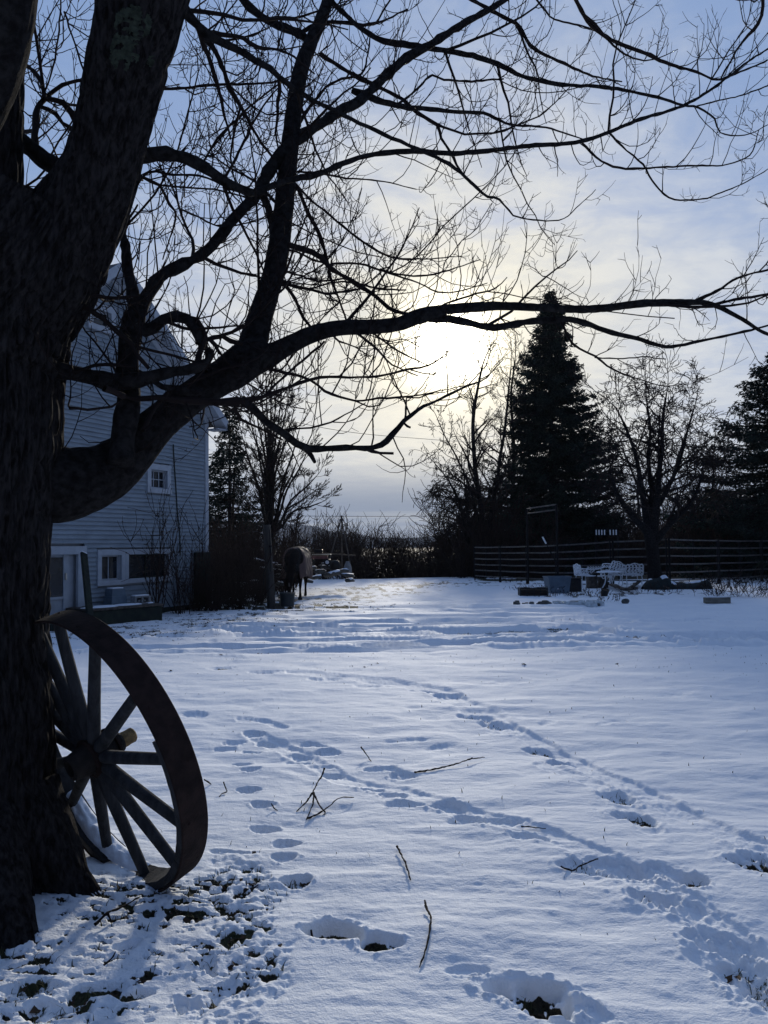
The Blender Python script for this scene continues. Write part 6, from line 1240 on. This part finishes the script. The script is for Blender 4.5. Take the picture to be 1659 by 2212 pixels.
def scroll(c, r, a0, turns, axis_u, axis_v, n=14, shrink=.55):
    return [np.array(c)+(np.array(axis_u)*math.cos(a0+turns*6.283*t)+np.array(axis_v)*math.sin(a0+turns*6.283*t))*r*(1-shrink*t) for t in np.linspace(0, 1, n)]
def ornate_seat(name, g, rz, lab, W=.62, snow=True, tilt=0, arms=True):
    root = empty(name, g, lab, 'garden chair', 'white cast-iron garden furniture', rz); root.rotation_euler[1] = tilt; H = .44; D = .44
    for sx in (-1, 1):
        for sy in (-1, 1):
            m = MB(); m.tube(catmull([(sx*W*.42, sy*D*.42, H), (sx*W*.46, sy*D*.47, H*.65), (sx*W*.43, sy*D*.44, H*.3), (sx*W*.50, sy*D*.52, 0)], .05), .018, 6); m.build('leg', M_iron, root, True)
    m = MB()
    for k in range(9): x = -W/2+W*(k+.5)/9; m.tube([(x, -D/2, H), (x, D/2, H)], .010, 5)
    m.tube([(-W/2, -D/2, H), (W/2, -D/2, H), (W/2, D/2, H), (-W/2, D/2, H), (-W/2, -D/2, H)], .016, 5); m.build('seat', M_iron, root)
    m = MB(); y = D/2; top = .84
    m.tube(catmull([(-W/2, y, H), (-W/2-.01, y+.03, .66), (-W/2+.01, y+.06, top-.04), (-W/4, y+.06, top-.01), (0, y+.06, top+.03), (W/4, y+.06, top-.01), (W/2-.01, y+.06, top-.04), (W/2+.01, y+.03, .66), (W/2, y, H)], .05), .018, 6)
    for k in range(5):
        x = -W/2+W*(k+.5)/5
        for z, s in ((.54, 1), (.66, -1), (.77, 1)): m.tube(scroll((x, y+.04, z), W/9.0, 1.57*s, s*1.3, (1, 0, 0), (0, .1, 1)), .013, 5)
        m.tube([(x+W/10, y+.02, H), (x+W/10, y+.06, top-.03)], .011, 5)
    m.build('backrest', M_iron, root)
    if arms:
        for sx in (-1, 1):
            m = MB(); m.tube(catmull([(sx*W/2, D/2, .68), (sx*W*.53, 0, .69), (sx*W*.55, -D/2-.02, .66), (sx*W*.53, -D/2-.04, .61), (sx*W*.50, -D/2+.02, .60)], .04), .018, 6)
            for k in range(3): m.tube(scroll((sx*W/2, -D/3+k*D/3, .57), .06, 0, 1.2, (0, 1, 0), (0, 0, 1)), .011, 5)
            m.build('armrest', M_iron, root)
    if snow: m = MB(); V, F = rock_V(81, W*.48, D*.46, .05, .7); m.add(V+np.array([0, 0, H+.04]), F); m.build('snow_cap', M_cap, root, True)
    return root
ornate_seat('garden_chair', gp(1368, 1267)+np.array([0, .1, 0]), rad(186), 'white cast-iron chair with pierced scroll back beside the stout tree trunk', .66, tilt=.02)
ornate_seat('garden_chair', gp(1262, 1268)+np.array([0, 0, .0]), rad(100), 'white cast-iron chair turned sideways, leftmost of the white furniture', .60)
ornate_seat('garden_chair', gp(1326, 1270)+np.array([0, .6, .12]), rad(200), 'tipped white cast-iron chair heaped with snow behind the small table', .60, tilt=-.35)
def table():
    g = gp(1316, 1271); root = empty('garden_table', g, 'small white cast-iron table with thin top between the white chairs', 'table', 'white cast-iron garden furniture')
    m = MB(); m.lathe([(0, .585), (.42, .585), (.44, .60), (.42, .615), (0, .615)], 26); m.build('tabletop', M_iron, root)
    for k in range(3):
        a = k*2.094+.5; c, s = math.cos(a), math.sin(a); m = MB(); m.tube(catmull([(c*.18, s*.18, .585), (c*.12, s*.12, .4), (c*.15, s*.15, .2), (c*.26, s*.26, 0)], .05), .022, 6); m.tube(scroll((c*.2, s*.2, .42), .08, 0, 1.3, (c, s, 0), (0, 0, 1)), .014, 5); m.build('leg', M_iron, root)
    m = MB(); m.lathe([(0, .635), (.36, .632), (.41, .616)], 22); m.build('snow_cap', M_cap, root, True)
table()
# wide white bench end with curled arm
g = gp(1290, 1262); root = empty('garden_bench', g+np.array([0, .4, .1]), 'white cast-iron bench end with a curled arm over the log sections', 'bench', 'white cast-iron garden furniture', rad(8))
m = MB(); m.tube(catmull([(-.35, 0, .50), (-.1, 0, .48), (.2, 0, .50), (.40, 0, .56), (.44, 0, .62), (.38, 0, .66), (.34, 0, .60)], .05), .030, 7); m.build('armrest', M_iron, root, True)
m = MB()
for k in range(6): m.tube(scroll((-.25+k*.11, 0, .545), .045, 0, 1.2, (1, 0, 0), (0, 0, 1)), .012, 5)
m.build('scrollwork', M_iron, root)
for x in (-.3, .3): m = MB(); m.tube([(x, 0, .49), (x*.9, 0, .25), (x, 0, -.1)], .02, 6); m.build('leg', M_iron, root)

def tarp():
    g = gp(1460, 1271); root = empty('covered_boat', g, 'long low shape under dark green canvas with snow on it, by the stout tree', 'covered boat')
    n, k = 60, 22; V = []; L = 2.35; x0 = at(1388, 1255, g[1])[0]-g[0]
    for i in range(n):
        f = i/(n-1); x = x0+L*f; h = (.30+.08*math.sin(f*7)+.12*math.exp(-((f-.33)/.07)**2))*min(1, (f+.02)*9)**.6*min(1, (1.015-f)*16)**.5; w = .38*min(1, (f+.03)*7)**.5*min(1, (1.03-f)*12)**.5
        for j in range(k):
            a = math.pi*j/(k-1); V.append((x, -math.cos(a)*w*1.05, h*math.sin(a)**.8*(1+.12*(vn2(np.array([f*22]), np.array([j*.6]), 5)[0]-.5))-.02))
    i = np.arange(n-1)[:, None]*k; j = np.arange(k-1)[None]; F = np.stack([i+j, i+k+j, i+k+j+1, i+j+1], -1).reshape(-1, 4); V = np.array(V); mk('canvas_cover', V, F, M_tarp, root)
    G_ = V.reshape(n, k, 3)
    for (a, b, c, d) in ((36, 57, 8, 17), (15, 22, 6, 12), (5, 10, 9, 15), (22, 28, 3, 7)):
        S = G_[a:b, c:d].copy(); mm, kk = S.shape[:2]; fx = np.sin(np.linspace(0, math.pi, mm))[:, None]**.5; fy = np.sin(np.linspace(0, math.pi, kk))[None]**.5; S[..., 2] += .045*fx*fy-.006; i = np.arange(mm-1)[:, None]*kk; j = np.arange(kk-1)[None]
        mk('snow_cap', S.reshape(-1, 3), np.stack([i+j, i+kk+j, i+kk+j+1, i+j+1], -1).reshape(-1, 4), M_cap, root)
tarp()
def beam():
    g = gp(1549, 1304); root = empty('timber_block', g, 'short sawn timber lying in the snow with a strip of snow along it', 'timber', rz=.06); m = MB(); m.box((0, 0, .075), (.66, .17, .15), None, .008); m.build('baulk', M_beam, root); m = MB(); V, F = rock_V(91, .31, .085, .035); m.add(V+np.array([0, .015, .155]), F); m.build('snow_cap', M_cap, root, True)
beam()
# dead logs and pot in front of the table
for k, (pts, r, lab) in enumerate((([(1306, 1262), (1330, 1276), (1356, 1279), (1382, 1264)], .06, 'curved dark driftwood log lying before the white table'), ([(1330, 1270), (1350, 1283), (1376, 1277)], .05, 'shorter broken log under the driftwood'), ([(1432, 1272), (1446, 1281)], .02, 'stick standing out of the snow beside the canvas cover'), ([(1452, 1263), (1462, 1275)], .018, 'thin branch leaning on the canvas cover'))):
    P = np.array([G(x, y) for x, y in pts]); P[:, 2] = [.10+.05*((i % 2)) for i in range(len(P))]; V, F, T = bark_tube(np.hstack([P, np.full((len(P), 1), r)]), 20, .06, .012, 300+k, su=60); o = mk('dead_log', V-P[0], [F, T], M_log); o.location = P[0]; tag(o, lab, 'log')
g = gp(1305, 1287); root = empty('plant_pot', g, 'small black plant pot tipped beside the driftwood', 'pot', rz=.4); root.rotation_euler[0] = .3; m = MB(); m.lathe([(0, 0), (.09, 0), (.12, .2), (.13, .2), (.13, .225), (.11, .225), (.09, .03), (0, .03)], 18); m.build('pot_body', M_black, root); m = MB(); V, F = rock_V(99, .1, .1, .04); m.add(V+np.array([0, 0, .2]), F); m.build('soil', M_leaf, root)
g = gp(1352, 1302); root = empty('round_stone', g, 'round dark stone with snow on top, alone in front of the garden clutter', 'rock'); V, F = rock_V(98, .12, .1, .10, .8); mk('stone', V+np.array([0, 0, .05]), F, M_stone, root, smooth=False)
# dry stems
for (x, y, H, s, nst, lab) in ((1550, 1290, .55, 1.6, 26, 'tuft of dry upright stems behind the sawn timber'), (1595, 1288, .6, 1.8, 26, 'broad tuft of dry stems right of the sawn timber'), (1640, 1290, .65, 1.8, 22, 'dry stems at the right edge of the view'), (1190, 1288, .16, 2.5, 14, 'dead flower stalks in front of the tote'), (1240, 1287, .22, 3.0, 22, 'dead flower stalks in front of the white chair'), (1275, 1286, .20, 3.0, 18, 'dead stalks in front of the log sections'), (1395, 1284, .28, 2.8, 20, 'dark withered plants in the snow right of the driftwood'), (1442, 1282, .30, 2.4, 16, 'withered plants in front of the canvas cover'), (1305, 1299, .2, 1.5, 12, 'small spiky withered plant below the plant pot'), (1500, 1274, .2, 2.5, 12, 'dead weeds at the end of the canvas cover'), (1100, 1258, .3, 2.0, 12, 'dead weeds at the foot of the fence left of the gate bow')):
    shrub('dry_stems', x, y, H*1.15, s*H*1.3/ max(H, .3), nst, 5, lab, 0, .009, seed=int(x))
# line of broken slush ice
def slush():
    a, b = gp(1112, 1306), gp(1300, 1306); root = empty('slush_ridge', a, 'low ridge of broken grey ice and slush glinting across the snow', 'ice ridge')
    for k in range(64):
        f = RNG.random()**.8; s = RNG.uniform(.06, .17)*(1 if f > .35 else .7); V, F = rock_V(400+k % 7, s, s*.7, s*RNG.uniform(.7, 1.5)); th = RNG.uniform(0, 6.28); c, s_ = math.cos(th), math.sin(th); V = V@np.array([[c, s_, 0], [-s_, c, 0], [0, 0, 1]])
        mk('ice_chunk' if f > .35 else 'dirt_clod', V+(b-a)*f+np.array([0, RNG.normal(0, .12), .02]), F, M_ice if f > .35 and RNG.random() < .8 else M_stone, root, smooth=False)
slush()

# ---------------------------------------------------------------- overhead wires
for (pts, lab) in (([(470, 868, 21.5), (620, 908, 27), (760, 934, 31), (902, 947, 36), (1095, 960, 44), (1295, 962, 48), (1487, 952, 52), (1800, 925, 56)], 'sagging overhead wire running from the house eave across to the right-hand trees'), ([(560, 1111, 60), (690, 1115, 60), (945, 1115, 62), (1300, 1110, 64), (1750, 1098, 66)], 'low straight overhead wire in the distance above the thicket')):
    P = np.array([at(*p) for p in pts]); m = MB(); m.tube(catmull(P, 1.0)-P[0], .010 if pts[0][2] < 30 else .016, 4); o = m.build('overhead_wire', M_rubber); o.location = P[0]; tag(o, lab, 'wire')

# ---------------------------------------------------------------- fallen twigs on the snow
def twig(paths, lab, w=3.4, name='fallen_twig'):
    P0 = None; root = None
    for k, pts in enumerate(paths):
        P = []
        for p in pts:
            x, y = p[0], p[1]; z = p[2] if len(p) > 2 else .008; g = G(x, y, z); g[2] = gz(g[0], g[1])+z; P.append(g)
        P = np.array(P)
        if root is None: P0 = P[0].copy(); root = empty(name, P0, lab, 'twig')
        r = w*pxm(np.hypot(P[0][0], P[0][1]))/2; Q = catmull(np.hstack([P, np.linspace(r, r*.5, len(P))[:, None]]), .02); Q[:, 3] *= 1+.25*RNG.normal(size=len(Q)).clip(-1, 1)
        V, F = tube1(Q[:, :3]+RNG.normal(0, .0012, (len(Q), 3)), Q[:, 3], 7); mk('stem' if k == 0 else 'side_shoot', V-P0, F, M_twig, root)
twig([[(700, 1658, .12), (696, 1673, .09), (686, 1690, .07), (676, 1712, .05)], [(676, 1712, .05), (660, 1735, .02), (640, 1752, .004)], [(677, 1712, .05), (676, 1735, .03), (662, 1768, .004)], [(677, 1712, .05), (690, 1738, .03), (702, 1752, .012), (700, 1758, .008)], [(664, 1766, .01), (690, 1755, .012), (712, 1738, .02), (735, 1725, .03), (765, 1722, .02)]], 'branched dead twig lying on the snow in the middle foreground', 4)
twig([[(780, 1610, .07), (790, 1622, .04), (802, 1641, .0)]], 'short straight twig stuck upright in the snow behind the branched twig', 3)
twig([[(895, 1668, .005), (935, 1662, .01), (980, 1652, .02), (1015, 1640, .03), (1046, 1633, .02)], [(1010, 1642, .03), (1020, 1636, .04)]], 'long twig half buried in the snow pointing right', 3.6)
twig([[(858, 1836, .02), (866, 1852, .02), (878, 1880, .015), (886, 1908, .01)]], 'short dark stick standing out right of centre in the foreground', 5)
twig([[(918, 1955, .03), (922, 1975, .02), (931, 2000, .015), (926, 2040, .01), (914, 2078, .008), (906, 2098, .005)], [(922, 1972, .02), (917, 1960, .03)]], 'long crooked stick lying in the lower centre of the snow', 5)
twig([[(1211, 1879, .01), (1235, 1875, .02), (1254, 1862, .03), (1275, 1852, .035), (1292, 1843, .04)]], 'bent twig across the footprints on the right', 4)
twig([[(1125, 1791, .01), (1150, 1793, .012), (1180, 1794, .01)]], 'thin straight twig lying in the trail right of centre', 3)
twig([[(672, 1985, .05), (676, 2000, .03), (677, 2020, .02), (675, 2040, .0)]], 'frayed twig standing by the bare patch left of the crooked stick', 5)
twig([[(440, 1686, .03), (450, 1690, .02), (456, 1696, .0)]], 'stub of twig just right of the wagon wheel rim', 4)
twig([[(483, 1690, .05), (488, 1703, .02), (490, 1710, .015), (480, 1714, .01), (474, 1722, .005)]], 'small hooked twig right of the wagon wheel', 3)
twig([[(586, 1738, .03), (592, 1747, .01), (600, 1752, .005)], ], 'tiny twig end left of the branched twig', 3)
twig([[(205, 2018, .02), (232, 1990, .04), (262, 1975, .03), (300, 1962, .01)], [(232, 1990, .04), (240, 2010, .01)]], 'dark root-like stick beside the foot of the maple', 6)
twig([[(225, 2100, .01), (245, 2080, .05), (250, 2070, .06)]], 'short upright twig in the thin snow below the trunk', 4)

# ---------------------------------------------------------------- thin winter haze over the valley
m = bpy.data.materials.new('haze_air'); m.use_nodes = True; w = NT(m.node_tree); w.n.clear(); o_ = w.node('ShaderNodeOutputMaterial'); pv = w.node('ShaderNodeVolumePrincipled')
pv.inputs['Density'].default_value = .00014; pv.inputs['Color'].default_value = (.82, .88, 1, 1); pv.inputs['Anisotropy'].default_value = .2; w.l.new(pv.outputs[0], o_.inputs['Volume'])
mb = MB(); mb.box((0, 0, 35), (13000, 13000, 78)); hz = mb.build('haze', m, kind='stuff'); tag(hz, 'faint blue winter haze that pales the distant hills', 'haze')
